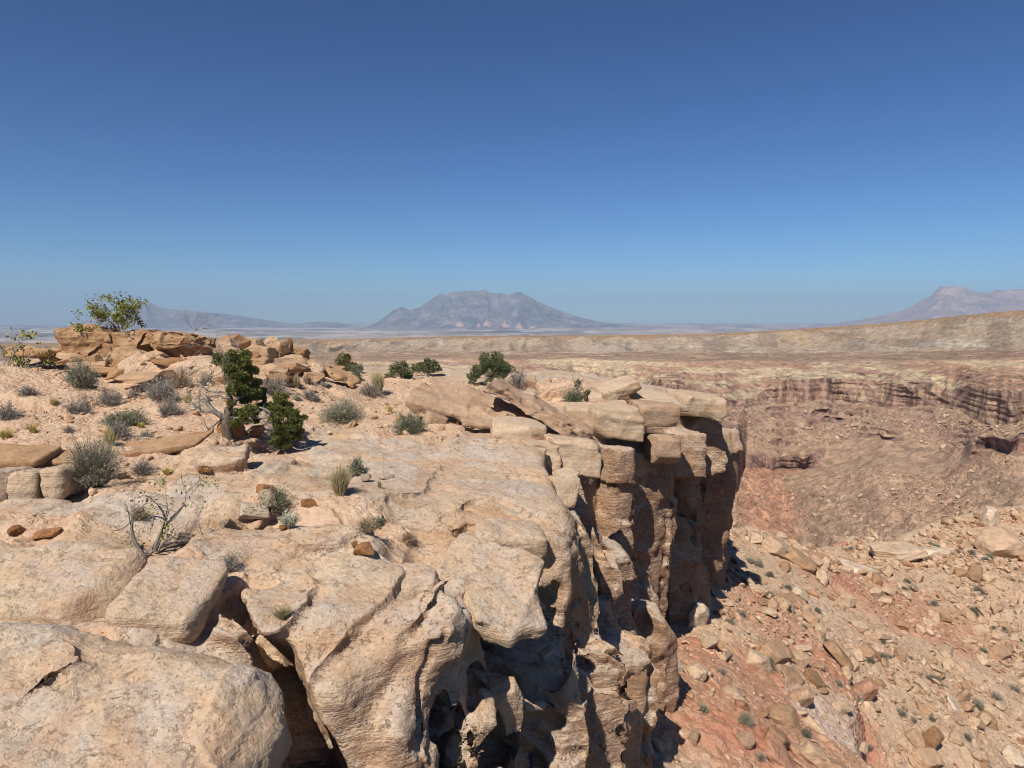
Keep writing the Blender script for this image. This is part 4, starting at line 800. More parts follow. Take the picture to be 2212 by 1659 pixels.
def rock_shape(seed, n, asp, sharp=14, rough=0.05):
    """a broken block: intersection of random cleavage planes, slightly worn"""
    rg = np.random.default_rng(seed); v, f = ico(n)
    N = rg.normal(size=(11, 3)); N /= np.linalg.norm(N, axis=1)[:, None]
    N = np.concatenate([N, [[0, 0, 1], [0, 0, -1], [1, .15, .1], [-1, .1, .1], [.1, 1, 0], [.1, -1, .1]]]); N /= np.linalg.norm(N, axis=1)[:, None]
    D = rg.uniform(0.62, 1.0, len(N)); q = np.maximum(v @ N.T, 1e-3)/D
    r = 1/((q**sharp).sum(1)**(1/sharp)); p = v*r[:, None]
    p = p*(1+rough*fbm(p[:, 0]*2.2+seed, p[:, 1]*2.2, p[:, 2]*2.2, 3)[:, None]*2)
    p = p*np.array(asp); p[:, 2] += (vn(p[:, 0]*1.1+seed, p[:, 1]*1.1, p[:, 2]*9)*0.03)
    p[:, 2] -= p[:, 2].min(); return p, f
def small_rock_mat(name, a, bb, c_, obj_rand=True):
    b = NB(name); co = b.co
    rnd = b.n.new('ShaderNodeObjectInfo').outputs['Random'] if obj_rand else b.attr('var')
    n = b.noise(co, 3.0, 6, 0.65); bd = b.noise(b.vscale(co, (1.5, 1.5, 16)), 1.0, 4, 0.6)
    base = b.ramp(rnd, [(0.0, a), (0.45, bb), (0.8, c_), (1.0, (a[0]*0.72, a[1]*0.62, a[2]*0.55))])
    col = b.mix(1.0, base, b.ramp(n, [(0.28, 0.62), (0.5, 1.0), (0.72, 1.22)]), 'MULTIPLY')
    col = b.mix(b.mr(bd, 0.5, 0.62, 0, 0.35), col, (0.30, 0.17, 0.10)); b.color(col)
    b.bump(b.math('ADD', n, b.math('MULTIPLY', bd, 0.6)), 0.06, 1.0)
    return b.m
M_RUB = small_rock_mat('fallen_rock', (0.50, 0.335, 0.21), (0.57, 0.41, 0.275), (0.42, 0.26, 0.155))
M_RUB2 = small_rock_mat('rubble_rock', (0.49, 0.32, 0.20), (0.56, 0.40, 0.27), (0.41, 0.24, 0.14), False)
M_RUB3 = small_rock_mat('canyon_boulder', (0.44, 0.30, 0.20), (0.53, 0.39, 0.27), (0.33, 0.20, 0.14), False)
ASP = [(1, .8, .5), (1, .65, .32), (1, .9, .62), (1, .7, .22), (1, .85, .42), (.9, .8, .75), (1, .55, .3), (1, .75, .55), (1, .8, .28), (1, .6, .45)]
PRO = [rock_shape(50+i, 4, ASP[i], 42, 0.045) for i in range(10)]
PROM = [mesh_of('rock', p, f, M_RUB) for p, f in PRO]
LOW = [rock_shape(90+i, 2, ASP[i], 30, 0.05) for i in range(10)]
rg = np.random.default_rng(3)
def slope_rot(x, y, yaw, tilt):
    e = 0.6; zx = float(tal_z(x+e, y, talLut)-tal_z(x-e, y, talLut))/(2*e); zy = float(tal_z(x, y+e, talLut)-tal_z(x, y-e, talLut))/(2*e)
    n = Vector((-zx*0.8+tilt[0], -zy*0.8+tilt[1], 1)).normalized()
    return (Vector((0, 0, 1)).rotation_difference(n) @ Quaternion((0, 0, 1), yaw)).to_euler()
def put_rock(p, size, proto, yaw, tilt, label, group=None, name='rock', mat=None, cat='rock', sc=(1, 1, 1)):
    me = PROM[proto]
    if mat: me = me.copy(); me.materials.clear(); me.materials.append(mat)
    o = obj(name, me, None, (p[0], p[1], p[2]-size*0.12)); o.rotation_euler = slope_rot(p[0], p[1], yaw, tilt); o.scale = (size*sc[0], size*sc[1], size*sc[2])
    return tag(o, label, cat, group)
M_PALE = small_rock_mat('pale_fallen_rock', (0.56, 0.43, 0.30), (0.60, 0.47, 0.34), (0.55, 0.41, 0.28))
M_DARK = small_rock_mat('brown_fallen_rock', (0.36, 0.22, 0.125), (0.40, 0.25, 0.15), (0.35, 0.21, 0.12))
M_REDR = small_rock_mat('red_fallen_rock', (0.44, 0.235, 0.15), (0.47, 0.26, 0.17), (0.42, 0.22, 0.14))
BIG = [  # u, v, y, width px, proto, yaw, tilt, material, label
 (1501, 1340, 22, 66, 5, 0.3, (.1, -.3), 'p', 'large square pale boulder below the brown cliff wall'), (1525, 1390, 20, 52, 2, 1.2, (.2, -.2), 'p', 'pointed pale boulder under the large square boulder'),
 (1436, 1440, 17.5, 62, 0, 0.4, (.1, -.2), 'p', 'big tan boulder beside the cliff foot, left of all'), (1497, 1458, 17.6, 56, 7, 2.1, (.2, -.1), 'n', 'tan boulder just above the black cliff shadow'),
 (1445, 1310, 21.5, 52, 4, 0.8, (.1, -.2), 'p', 'rounded pale boulder between cliff foot and square boulder'), (1660, 1412, 20.6, 92, 1, 0.5, (.4, -.4), 'd', 'long brown slab sloping down beside a green bush'),
 (1630, 1436, 19.6, 60, 2, 0.2, (.2, -.2), 'n', 'blunt pale rock under the long brown slab'), (1704, 1462, 19, 76, 3, 0.6, (.4, -.4), 'd', 'flat brown slab on the terrace edge'), (1752, 1472, 19.2, 60, 8, 0.4, (.3, -.4), 'd', 'second flat brown slab, nearer the red bluff'),
 (1722, 1512, 17.6, 56, 5, 0.2, (.3, -.4), 'n', 'square tan block leaning above a dark gap'), (1686, 1560, 16.4, 92, 4, -0.2, (.0, -.2), 'd', 'long dark brown boulder with shadow under its left end'),
 (1668, 1600, 15.6, 66, 0, 0.6, (.1, -.2), 'n', 'rounded tan boulder below the dark brown boulder'), (1680, 1632, 15, 84, 3, -0.5, (.4, -.5), 'r', 'thin pink slab tipped on edge'), (1748, 1640, 15.8, 84, 7, -0.2, (.1, -.2), 'n', 'large layered tan boulder at the bottom of the terrace'),
 (1796, 1412, 21.8, 80, 1, -0.4, (.3, -.3), 'd', 'wedge slab beside the white gully streak'), (1722, 1284, 29, 36, 0, 0.0, (0, -.1), 'w', 'small white boulder near the top of the gully'), (1551, 1283, 25, 50, 3, 0.3, (.2, -.3), 'w', 'pale flat slab below the pillar shadow'),
 (2138, 1130, 58, 50, 5, 0.4, (0, 0), 'p', 'tall cracked boulder standing on the ridge crest'), (2075, 1246, 43, 32, 2, 0.2, (.2, -.2), 'n', 'first of three boulders nested in the pale ledge'), (2100, 1244, 43.5, 40, 5, 1.0, (.2, -.2), 'd', 'middle one of three boulders nested in the ledge'),
 (2128, 1252, 43, 36, 7, 2.0, (.2, -.2), 'n', 'third of three boulders nested in the pale ledge'), (1850, 1232, 39, 84, 3, 0.1, (.05, -.15), 'p', 'pale ledge slab across the middle of the ridge side'), (1935, 1204, 44, 110, 8, 0.1, (.0, -.1), 'p', 'long pale ledge slab overhanging red soil'),
 (2010, 1196, 47, 90, 3, 0.15, (.0, -.1), 'p', 'pale ledge slab following the long overhanging one'), (2160, 1190, 52, 120, 4, 0.1, (.0, -.05), 'n', 'massive brown ledge block under the crest boulder'), (1668, 1190, 40, 74, 0, 0.2, (.1, -.2), 'p', 'rounded pale outcrop knob near the saddle'),
 (1712, 1210, 37, 84, 1, -0.5, (.4, -.3), 'd', 'tilted brown slab below the rounded outcrop knob'), (1815, 1178, 46, 36, 3, 0.3, (0, 0), 'r', 'flat red slab on the saddle skyline'), (2000, 1600, 19.4, 56, 5, 0.7, (.2, -.2), 'd', 'square brown boulder on the lower right slope'),
 (1985, 1640, 18.4, 84, 1, 0.3, (.3, -.3), 'n', 'long tilted tan slab under the square brown boulder'), (2060, 1530, 22.3, 70, 3, -0.3, (.4, -.4), 'w', 'smooth grey slab lying flat on the right slope'), (2180, 1640, 22.5, 70, 4, 0.4, (.2, -.2), 'p', 'pale boulder in the lower right corner'),
 (1870, 1415, 24.5, 52, 0, 0.2, (.2, -.2), 'n', 'blunt tan block right of the gully'), (2040, 1410, 30, 50, 9, 0.9, (.3, -.2), 'p', 'pale angular rock high on the right slope'), (2150, 1410, 33, 60, 1, 0.4, (.2, -.3), 'd', 'dark slab among rubble at the right edge'),
 (1600, 1530, 16.2, 34, 2, 0.4, (0, -.1), 'r', 'rosy dome shaped rock on bare red soil'), (1648, 1545, 16.3, 26, 7, 0.9, (0, -.1), 'n', 'small brown stone right of the rosy dome rock'), (1858, 1500, 19.6, 60, 5, 0.3, (.1, -.1), 'r', 'red block crowning the red bluff'),
]
MATS = {'p': M_PALE, 'n': None, 'd': M_DARK, 'r': M_REDR, 'w': M_PALE}
for u, v, y, wpx, pr, yaw, tl, mk, lab in BIG:
    p = talus_seat(u, v, y); s = wpx*S*p[1]/F*0.55
    put_rock(p, s, pr, yaw, tl, lab, mat=MATS[mk], name='rock_slab' if ASP[pr][2] < 0.35 else 'boulder', cat='slab' if ASP[pr][2] < 0.35 else 'boulder')
cand = []
N = int(48000)
ax_ = rg.uniform(0.16, 0.70, N*2); rx_ = np.sqrt(rg.uniform(12**2, 84**2, N*2)); x = rx_*np.sin(ax_); y = rx_*np.cos(ax_)
rid = np.interp(ax_, _ra, _rd); dens = smoothstep(-0.16, 0.3, fbm(x*0.2+1, y*0.2, x*0, 4)+0.03)
redd = np.zeros(len(x))
for u, v, yy, r, s in tw[:4]:
    p = at(u, v, yy); redd = np.maximum(redd, np.exp(-((x-p[0])**2+(y-p[1])**2)/(r*r)))
keep = (rx_ < rid*1.0) & (rg.random(len(x)) < (0.25+0.75*dens)*(1-redd*0.95)) & ~((x < 9.5) & (y > 14) & (rimL(x, y) < 0.9))
x, y = x[keep][:N], y[keep][:N]; z = tal_z(x, y, talLut)
size = 0.027*(1-rg.random(len(x)))**(-1/1.85); size = np.minimum(size, 0.34)*np.clip(0.75+y/70, 0.8, 1.5)
app = size/y; order = np.argsort(-app)
named = order[:230]
for k in named:
    put_rock((x[k], y[k], z[k]), float(size[k]), int(rg.integers(10)), float(rg.uniform(0, 6.28)), (float(rg.normal()*0.25), float(rg.normal()*0.25-0.1)),
             'broken sandstone rock among the many strewn over the talus slope', 'rocks strewn over the talus slope', sc=(1, float(rg.uniform(.75, 1.1)), float(rg.uniform(.7, 1.2))))
def scatter_rocks(name, x, y, z, size, mat, protos, tiltx=0.0, sink=0.15):
    Vs, Fs, Vr = [], [], []; off = 0
    pr = rg.integers(len(protos), size=len(x)); yaw = rg.uniform(0, 6.28, len(x)); t1 = rg.normal(size=len(x))*0.3+tiltx; t2 = rg.normal(size=len(x))*0.3
    for i in range(len(protos)):
        m = np.where(pr == i)[0]
        if not len(m): continue
        p, f = protos[i]; P = np.repeat(p[None], len(m), 0)*size[m, None, None]*rg.uniform(0.75, 1.2, (len(m), 1, 3))
        c_, s_ = np.cos(yaw[m])[:, None], np.sin(yaw[m])[:, None]
        P = np.stack([P[..., 0]*c_-P[..., 1]*s_, P[..., 0]*s_+P[..., 1]*c_, P[..., 2]], -1)
        P[..., 2] = P[..., 2]+P[..., 0]*t1[m, None]+P[..., 1]*t2[m, None]
        P = P+np.stack([x[m], y[m], z[m]-size[m]*sink], -1)[:, None]
        Vs.append(P.reshape(-1, 3)); Fs.append((f[None]+(np.arange(len(m))*len(p))[:, None, None]+off).reshape(-1, 3)); Vr.append(np.repeat(rg.random(len(m)), len(p))); off += len(m)*len(p)
    return tag(obj(name, mesh_of(name, np.concatenate(Vs), np.concatenate(Fs), mat, cols={'var': np.concatenate(Vr)})), kind='stuff')
rest = order[230:]
scatter_rocks('rubble', x[rest], y[rest], z[rest], size[rest], M_RUB2, LOW, -0.25)
log('rubble %d' % len(x))
# pebbles on the sandy ground of the plateau
px, py, ps = [], [], []
for u, v, yy, r in SOIL:
    p = at(u, v, yy); n = int(min(900, 130*r*r)); a = rg.uniform(0, 6.28, n); q = r*np.sqrt(rg.random(n))*1.2
    px.append(p[0]+q*np.cos(a)); py.append(p[1]+q*np.sin(a)); ps.append(0.009*(1-rg.random(n))**(-1/2.0)*np.clip(yy/11, 0.5, 1.5))
px = np.concatenate(px); py = np.concatenate(py); ps = np.minimum(np.concatenate(ps), 0.11)
pz = np.array([ground(a, c_) for a, c_ in zip(px, py)]); ok = (py > 2) & (np.abs(pz-topL(px, py)) < 0.5)
M_PEB = small_rock_mat('pebble_rock', (0.48, 0.28, 0.155), (0.58, 0.42, 0.27), (0.38, 0.19, 0.095), False)
scatter_rocks('pebbles', px[ok], py[ok], pz[ok], ps[ok], M_PEB, [rock_shape(130+i, 1, ASP[i]) for i in range(10)])
# blocks fallen around the outcrop
M_OUTR = small_rock_mat('outcrop_rock', (0.42, 0.27, 0.155), (0.49, 0.335, 0.205), (0.36, 0.215, 0.115))
M_OUTD = small_rock_mat('ochre_rock', (0.35, 0.20, 0.105), (0.40, 0.24, 0.13), (0.30, 0.165, 0.08))
OUTB = []
_oc += [(495, 785, 19.6, .3, .3, .14, 1), (470, 775, 19.8, .34, .3, .2, 0), (560, 785, 19.8, .35, .3, .16, 1), (590, 770, 20.8, .3, .3, .14, 0), (640, 795, 21, .3, .3, .14, 1), (650, 760, 22, .22, .2, .14, 1), (520, 800, 19, .4, .3, .16, 0), (580, 815, 19, .35, .3, .16, 1),
        (455, 765, 20, .3, .3, .2, 1), (160, 778, 19, .3, .3, .1, 0), (110, 775, 19.3, .25, .2, .08, 1), (380, 800, 18, .3, .2, .1, 1), (260, 805, 17.8, .25, .2, .1, 0), (215, 790, 18.4, .2, .2, .12, 1), (680, 815, 20, .3, .25, .12, 0), (730, 800, 23, .25, .2, .12, 1), (620, 820, 19.5, .25, .2, .12, 1)]
for i, (u, v, y, a_, b_, c_, st) in enumerate(_oc):
    c = at(u, v, y); pf, ff = rock_shape(300+i, 4, (1, 1, 1), 60, 0.035); pf = pf/np.abs(pf).max(0)*np.array([a_*1.12, b_*1.2, c_*2.1]); pf[:, 2] += vn(pf[:, 0]*1.5+i, pf[:, 1]*1.5, pf[:, 2]*14)*0.02
    o = obj('boulder', mesh_of('boulder', pf, ff, [M_OUTR, M_OUTD, M_OUTR][i % 3]), None, (c[0], c[1], c[2]-c_*1.05)); o.rotation_euler = (float(rg.normal()*0.12), float(rg.normal()*0.14+0.05), float(rg.uniform(-0.6, 0.6)))
    tag(o, 'tan sandstone block '+('below the ochre cap blocks' if u < 455 else 'in the stony pile behind the juniper'), 'boulder', 'blocks fallen around the outcrop'); OUTB.append(o)
for k, lab in {17: 'pointed rust brown stone standing on the pile', 19: 'upright stubby pillar stone standing against the pale plain', 13: 'rounded ochre block topping the pile behind the juniper', 10: 'long layered ledge block right below the dark hollow', 5: 'upright wedge stone in front of the middle cap block'}.items():
    OUTB[k]['label'] = lab; del OUTB[k]['group']
for lab, (u, v, y), dm, rot, sd in [('thick ochre cap block under the leafy shrub', (187, 736, 19.8), (0.84, 0.75, 0.74), (0.03, 0.05, 0.12), 411), ('ochre cap block in the middle of the outcrop row', (303, 740, 19.9), (0.66, 0.62, 0.60), (0.02, -0.05, -0.15), 415), ('dark ochre cap block overhanging a black hollow, last of the row', (402, 742, 19.7), (0.80, 0.78, 0.68), (0.06, 0.03, 0.10), 423)]:
    c = at(u, v, y); pf, ff = rock_shape(sd, 6, (1, 1, 1), 70, 0.03); pf = pf/np.abs(pf).max(0)*np.array(dm)
    nn = pf-np.array([0, 0, dm[2]/2]); nn = nn/np.linalg.norm(nn, axis=1)[:, None]
    q = 2.2*fbm(pf[:, 0]*1.4+sd, pf[:, 1]*1.4, pf[:, 2]*1.4, 3); dd = (np.floor(q)+smoothstep(0, 0.1, q-np.floor(q))-q)*0.12+vn(pf[:, 0]*0.8+sd, pf[:, 1]*0.8, pf[:, 2]*11)*0.03+fbm(pf[:, 0]*4+sd, pf[:, 1]*4, pf[:, 2]*6, 3)*0.05
    pf = pf+nn*dd[:, None]; o = obj('boulder', mesh_of('boulder', pf, ff, M_CAP), None, (c[0], c[1], c[2]-dm[2]*0.5)); o.rotation_euler = rot
    tag(o, lab, 'boulder', 'cap blocks of the outcrop')
# single stones that catch the eye
M_OST = small_rock_mat('orange_stone', (0.42, 0.205, 0.085), (0.45, 0.22, 0.095), (0.40, 0.19, 0.08))
for (u, v, y, wpx, pr, yaw, mt, lab) in [(665, 1092, 8.6, 33, 2, 0.4, M_OST, 'round orange stone on bare slickrock with its own shadow'), (785, 1192, 8.0, 52, 4, 0.2, M_OST, 'flat orange stone at the foot of the middle dome'), (612, 1142, 8.0, 22, 0, 1.0, M_OST, 'small orange stone before the pale cobbles'),
     (765, 1177, 8.3, 20, 7, 2.0, M_OST, 'tiny orange stone behind the flat orange stone'), (540, 1115, 8.0, 70, 0, 0.3, M_PALE, 'largest of the pale lumpy rocks beside the grey green bush'), (490, 1135, 7.9, 30, 2, 1.3, M_PALE, 'small pale rock left of the lumpy rocks'), (575, 1090, 8.5, 46, 5, 2.2, M_PALE, 'pale rock tucked behind the grey green bush'),
     (570, 1062, 9.2, 40, 0, 0.7, M_OST, 'brown stone lodged in the crack above the bush'), (100, 1160, 7.1, 62, 1, 0.2, M_OST, 'orange stone with a ragged edge on the left slickrock'), (35, 1150, 7.1, 40, 4, 1.0, M_OST, 'orange stone by the picture edge on the left slickrock'),
     (400, 1170, 6.7, 46, 0, 0.6, M_PALE, 'rounded tan stone beside the twisted dead shrub'), (835, 1030, 10.0, 36, 3, 0.3, M_PALE, 'pale loose flake beside the tall grass clump'), (790, 1035, 10.0, 30, 0, 1.6, M_PALE, 'small pale stone left of the loose flake'),
     (440, 1018, 9.6, 26, 2, 0.5, M_OST, 'little orange stone under the big sagebrush'), (500, 945, 12.2, 62, 5, 0.5, M_OST, 'orange boulder in the shade under the juniper'), (550, 940, 12.6, 50, 7, 1.5, M_OST, 'second orange boulder in the shade between the two junipers'),
     (490, 870, 14.5, 18, 0, 0.9, M_OST, 'tiny stone on the sand left of the juniper'), (270, 1240, 6.0, 0, 0, 0, None, '')]:
    if not wpx: continue
    p = seat(u, v, y); s = wpx*S*p[1]/F*0.55
    me = PROM[pr].copy(); me.materials.clear(); me.materials.append(mt); o = obj('stone', me, None, (p[0], p[1], p[2]-s*0.1), yaw, s); tag(o, lab, 'stone')
# boulders too many to count, spread over the slopes of the far canyon
ai = rg.integers(0, NAZ, 110000); li = rg.integers(int(20/DETAIL), int(sum(sub[:4])), 110000)+1
kp = (RIS[ai, li] < 0.3) & (((LVLc[ai, li] > 0.15) & (LVLc[ai, li] < 1.9)) | ((LVLc[ai, li] > 3.1) & (LVLc[ai, li] < 3.95))) & (rg.random(110000) < 0.25+0.75*smoothstep(-0.2, 0.25, g1[ai, li])) & (ua[ai] > 600) & (ua[ai] < 2350)
ai, li = ai[kp], li[kp]; P = VC[ai, li]; sz = np.minimum(0.36*(1-rg.random(len(P)))**(-1/2.5), 2.6)*np.hypot(P[:, 0], P[:, 1])/620
scatter_rocks('canyon_rubble', P[:, 0], P[:, 1], P[:, 2], sz, M_RUB3, [rock_shape(160+i, 1, ASP[i]) for i in range(10)])
log('stones')
# ------------------------------------------------------------------ vegetation
def leaf_mat(name, a, b_, c_, tr=0.0):
    b = NB(name); b.color(b.ramp(b.attr('var'), [(0.0, a), (0.5, b_), (1.0, c_)])); b.b.inputs['Roughness'].default_value = 0.85
    return b.m
LM = {'sage': leaf_mat('sage_leaf', (0.161, 0.161, 0.105), (0.266, 0.259, 0.168), (0.392, 0.371, 0.252)), 'grey': leaf_mat('grey_brush', (0.196, 0.175, 0.147), (0.322, 0.280, 0.231), (0.462, 0.406, 0.329)),
      'green': leaf_mat('grey_green_leaf', (0.105, 0.126, 0.070), (0.182, 0.203, 0.112), (0.294, 0.301, 0.182)), 'grass': leaf_mat('dry_grass', (0.280, 0.231, 0.119), (0.448, 0.371, 0.196), (0.602, 0.518, 0.301)),
      'yellow': leaf_mat('yellow_grass', (0.350, 0.280, 0.084), (0.532, 0.434, 0.140), (0.620, 0.560, 0.238)), 'dull': leaf_mat('dull_leaf', (0.105, 0.105, 0.07), (0.165, 0.16, 0.11), (0.24, 0.225, 0.16)), 'brown': leaf_mat('brown_brush', (0.238, 0.168, 0.105), (0.364, 0.266, 0.168), (0.490, 0.378, 0.252)), 'pale': leaf_mat('pale_brush', (0.308, 0.294, 0.210), (0.476, 0.455, 0.336), (0.620, 0.602, 0.462)),
      'juniper': leaf_mat('juniper_leaf', (0.075, 0.085, 0.026), (0.155, 0.165, 0.045), (0.26, 0.25, 0.085)), 'leafy': leaf_mat('ash_leaf', (0.126, 0.140, 0.028), (0.238, 0.238, 0.056), (0.378, 0.350, 0.112)), 'jgrey': leaf_mat('grey_juniper_leaf', (0.086, 0.105, 0.045), (0.149, 0.165, 0.075), (0.230, 0.231, 0.120))}
def wood_mat(name, a, b_):
    b = NB(name); n = b.noise(b.vscale(b.co, (14, 14, 5)), 1.0, 5, 0.65); b.color(b.ramp(n, [(0.3, a), (0.65, b_)])); b.bump(n, 0.02); return b.m
M_WOOD = wood_mat('grey_wood', (0.15, 0.125, 0.105), (0.40, 0.36, 0.32)); M_BARK = wood_mat('dark_bark', (0.06, 0.045, 0.035), (0.19, 0.145, 0.11)); M_TWIG = wood_mat('twig', (0.15, 0.12, 0.09), (0.30, 0.255, 0.205))
M_DEADW = wood_mat('dead_wood', (0.07, 0.06, 0.055), (0.26, 0.23, 0.205))
vr = np.random.default_rng(21)
def unit(v): return v/np.maximum(np.linalg.norm(v, axis=-1, keepdims=True), 1e-9)
def strips(P, W, Vv):
    """thin tapering blades along polylines P (N,k,3) of half width W (N,k)"""
    N, k = P.shape[:2]; d = unit(P[:, -1]-P[:, 0]); s = unit(np.cross(d, unit(vr.normal(size=(N, 3)))))
    L = P-s[:, None]*W[..., None]; R_ = P+s[:, None]*W[..., None]; V = np.stack([L, R_], 2).reshape(N*k*2, 3)
    i = (np.arange(N)*k*2)[:, None]+np.arange(k-1)[None]*2
    return V, np.stack([i, i+1, i+3, i+2], -1).reshape(-1, 4), np.repeat(Vv, k*2)
def cards(C, D, ln, wd, Vv):
    """small pointed leaves: kite shaped faces at C pointing along D"""
    N = len(C); s = unit(np.cross(D, vr.normal(size=(N, 3)))); m = C+D*(ln*0.45)[:, None]
    nrm = np.cross(D, s); V = np.stack([C, m-s*wd[:, None]+nrm*(wd*0.3)[:, None], C+D*ln[:, None], m+s*wd[:, None]+nrm*(wd*0.3)[:, None]], 1).reshape(-1, 3)
    return V, np.arange(N*4).reshape(N, 4), np.repeat(Vv, 4)
def join(parts):
    Vs, Fs, Vv = [], [], []; o = 0
    for V, f, v in parts: Vs.append(V); Fs.append(f+o); Vv.append(v); o += len(V)
    return np.concatenate(Vs), np.concatenate(Fs), np.concatenate(Vv)
def bush_geo(rad, h, kind, n, px):
    """px: size of a picture element at the plant, so twigs stay about as thin as they look"""
    th = np.arccos(vr.uniform(0.05 if kind in ('grass', 'yellow') else -0.02, 1.0, n)); ph = vr.uniform(0, 6.28, n)
    if kind in ('grass', 'yellow', 'pale'): th *= 0.72
    d = np.stack([np.sin(th)*np.cos(ph), np.sin(th)*np.sin(ph), np.cos(th)], -1)
    sd = vr.uniform(0, 50)
    lumpy = 0.74+0.42*fbm(d[:, 0]*1.5+sd, d[:, 1]*1.5, d[:, 2]*1.5, 2)+vr.normal(size=n)*0.10
    tip = d*np.array([rad, rad, h])*lumpy[:, None]*vr.uniform(0.55, 1.05, (n, 1))
    base = np.stack([tip[:, 0]*0.22, tip[:, 1]*0.22, np.zeros(n)], -1)+vr.normal(size=(n, 3))*rad*0.05; base[:, 2] = -0.03
    mid = base*0.4+tip*0.6; mid[:, :2] *= 0.92; mid[:, 2] += h*0.04; mid += vr.normal(size=(n, 3))*rad*0.05
    P = np.stack([base, mid, tip], 1); wd = max(0.0022, 0.24*px)
    W = np.stack([np.full(n, wd), np.full(n, wd*0.85), np.full(n, wd*0.3)], 1)*vr.uniform(0.6, 1.3, (n, 1))
    st = strips(P, W, vr.random(n)*0.75)
    if kind in ('grass', 'yellow'): return st, None
    m = {'grey': 3, 'brown': 3, 'pale': 4}.get(kind, 6)
    t = vr.uniform(0.30, 1.02, (n, m, 1)); C = (mid[:, None]*(1-t)+tip[:, None]*t).reshape(-1, 3)+vr.normal(size=(n*m, 3))*rad*0.045
    D = unit(np.repeat(d, m, 0)*0.8+vr.normal(size=(n*m, 3))*0.7+np.array([0, 0, 0.25])); ln = np.full(n*m, max(0.022, 1.7*px))*vr.uniform(0.6, 1.4, n*m)
    return st, cards(C, D, ln, ln*(0.16 if kind in ('grey', 'brown') else 0.2), np.clip(vr.random(n*m)*0.8+0.2*vr.random(), 0, 1))
def shrub(p, rad, h, kind, label, group=None, name='shrub', cat='shrub', n=None, parts=True, stem=None):
    px = p[1]/F; rad *= 1.18; h *= 1.12; n = n or int(np.clip(170*(rad/px/10)**1.35, 150, 2600))
    st, lf = bush_geo(rad, h, kind, n, px)
    root = empty(name, p); tag(root, label, cat, group)
    if lf is None:
        obj('blades', mesh_of('blades', st[0], st[1], LM[kind], cols={'var': st[2]}), root)
    else:
        obj('stems', mesh_of('stems', st[0], st[1], stem or (M_TWIG if kind in ('sage', 'green') else LM[kind]), cols={'var': st[2]}), root)
        obj('foliage', mesh_of('foliage', lf[0], lf[1], LM[kind], cols={'var': lf[2]}), root)
    return root
SH = [  # u, v of the foot, distance, width px, height px, kind, label
 (176, 832, 17.0, 98, 58, 'sage', 'grey green bush below the flat tan slab'), (204, 1040, 9.0, 140, 150, 'sage', 'largest sagebrush, tall and pale, above the left slickrock'), (258, 945, 10.9, 70, 60, 'grey', 'grey brush behind the largest sagebrush'),
 (240, 877, 14.2, 66, 50, 'grey', 'round blue grey bush in the open sand'), (166, 892, 13.4, 58, 40, 'grey', 'low blue grey bush left of the round one'), (290, 860, 15.2, 32, 30, 'grey', 'small grey bush between the round bush and the wide brush'),
 (352, 862, 15.2, 100, 62, 'grey', 'wide grey brush on the sand below the outcrop'), (392, 838, 16.4, 70, 56, 'brown', 'brownish brush behind the wide grey brush'), (365, 898, 13.4, 58, 54, 'grey', 'dark grey bush in front of the wide brush'),
 (270, 920, 12.2, 108, 44, 'green', 'low spreading grey green bush above the largest sagebrush'), (316, 945, 11.3, 36, 18, 'grey', 'tiny grey tuft beside the rust ledge slab'), (308, 1022, 9.4, 66, 38, 'grey', 'thin grey brush on the shelf right of the largest sagebrush'),
 (20, 905, 12.6, 64, 50, 'grey', 'grey brush at the picture edge, cut by it'), (60, 852, 14.0, 50, 26, 'grey', 'low grey bush at the foot of the pale boulder slope'), (444, 832, 16.8, 40, 30, 'grey', 'small grey bush left of the juniper'),
 (670, 862, 18.2, 50, 28, 'grey', 'small dark grey bush on the sand behind the junipers'), (738, 908, 16.0, 108, 56, 'sage', 'wide spiky sage in the middle of the sand'), (800, 853, 20, 62, 40, 'grey', 'grey brush at the foot of the dry grass'),
 (886, 936, 14.4, 90, 66, 'green', 'round grey green bush at the edge of the slickrock'), (590, 1100, 8.8, 84, 66, 'green', 'grey green bush behind the pale lumpy rocks'), (625, 1138, 8.2, 54, 38, 'pale', 'pale silvery tuft below the grey green bush'),
 (790, 1140, 8.9, 62, 30, 'brown', 'flat brown dead mat on the middle dome'), (815, 1138, 8.9, 40, 34, 'green', 'green tuft on the brown dead mat'), (880, 1168, 8.5, 42, 30, 'brown', 'small brown dead tuft in a crack of the middle dome'),
 (496, 1228, 6.35, 50, 46, 'grey', 'little spiky twig tuft right of the twisted dead shrub'), (590, 852, 16.0, 84, 50, 'grey', 'grey brush between the two junipers'), (664, 828, 21.5, 30, 24, 'brown', 'small brown tuft below the stony pile'), (700, 836, 21, 24, 16, 'pale', 'tiny pale tuft on the bare sand'),
 (503, 738, 21.5, 62, 32, 'pale', 'pale bush on the skyline behind the ochre blocks'), (1238, 868, 20.0, 52, 34, 'green', 'grey green bush left of the balanced rock'), (1118, 834, 24, 56, 52, 'grey', 'grey half dead bush right of the dark juniper'), (770, 822, 22.5, 30, 34, 'green', 'small green bush behind the leaning layered slab'),
 (96, 750, 22, 16, 14, 'brown', 'tiny weed on the skyline left of the cap blocks'), (150, 935, 11.8, 30, 20, 'grey', 'small grey tuft above the largest sagebrush'), (640, 865, 17.5, 22, 16, 'pale', 'tiny pale tuft beside the second juniper')]
for u, v, y, wpx, hpx, kind, lab in SH:
    p = at(u, v, y) if u == 204 else seat(u, v, y); k = S*p[1]/F; shrub(p, wpx*k/2, hpx*k*0.98, kind, lab)
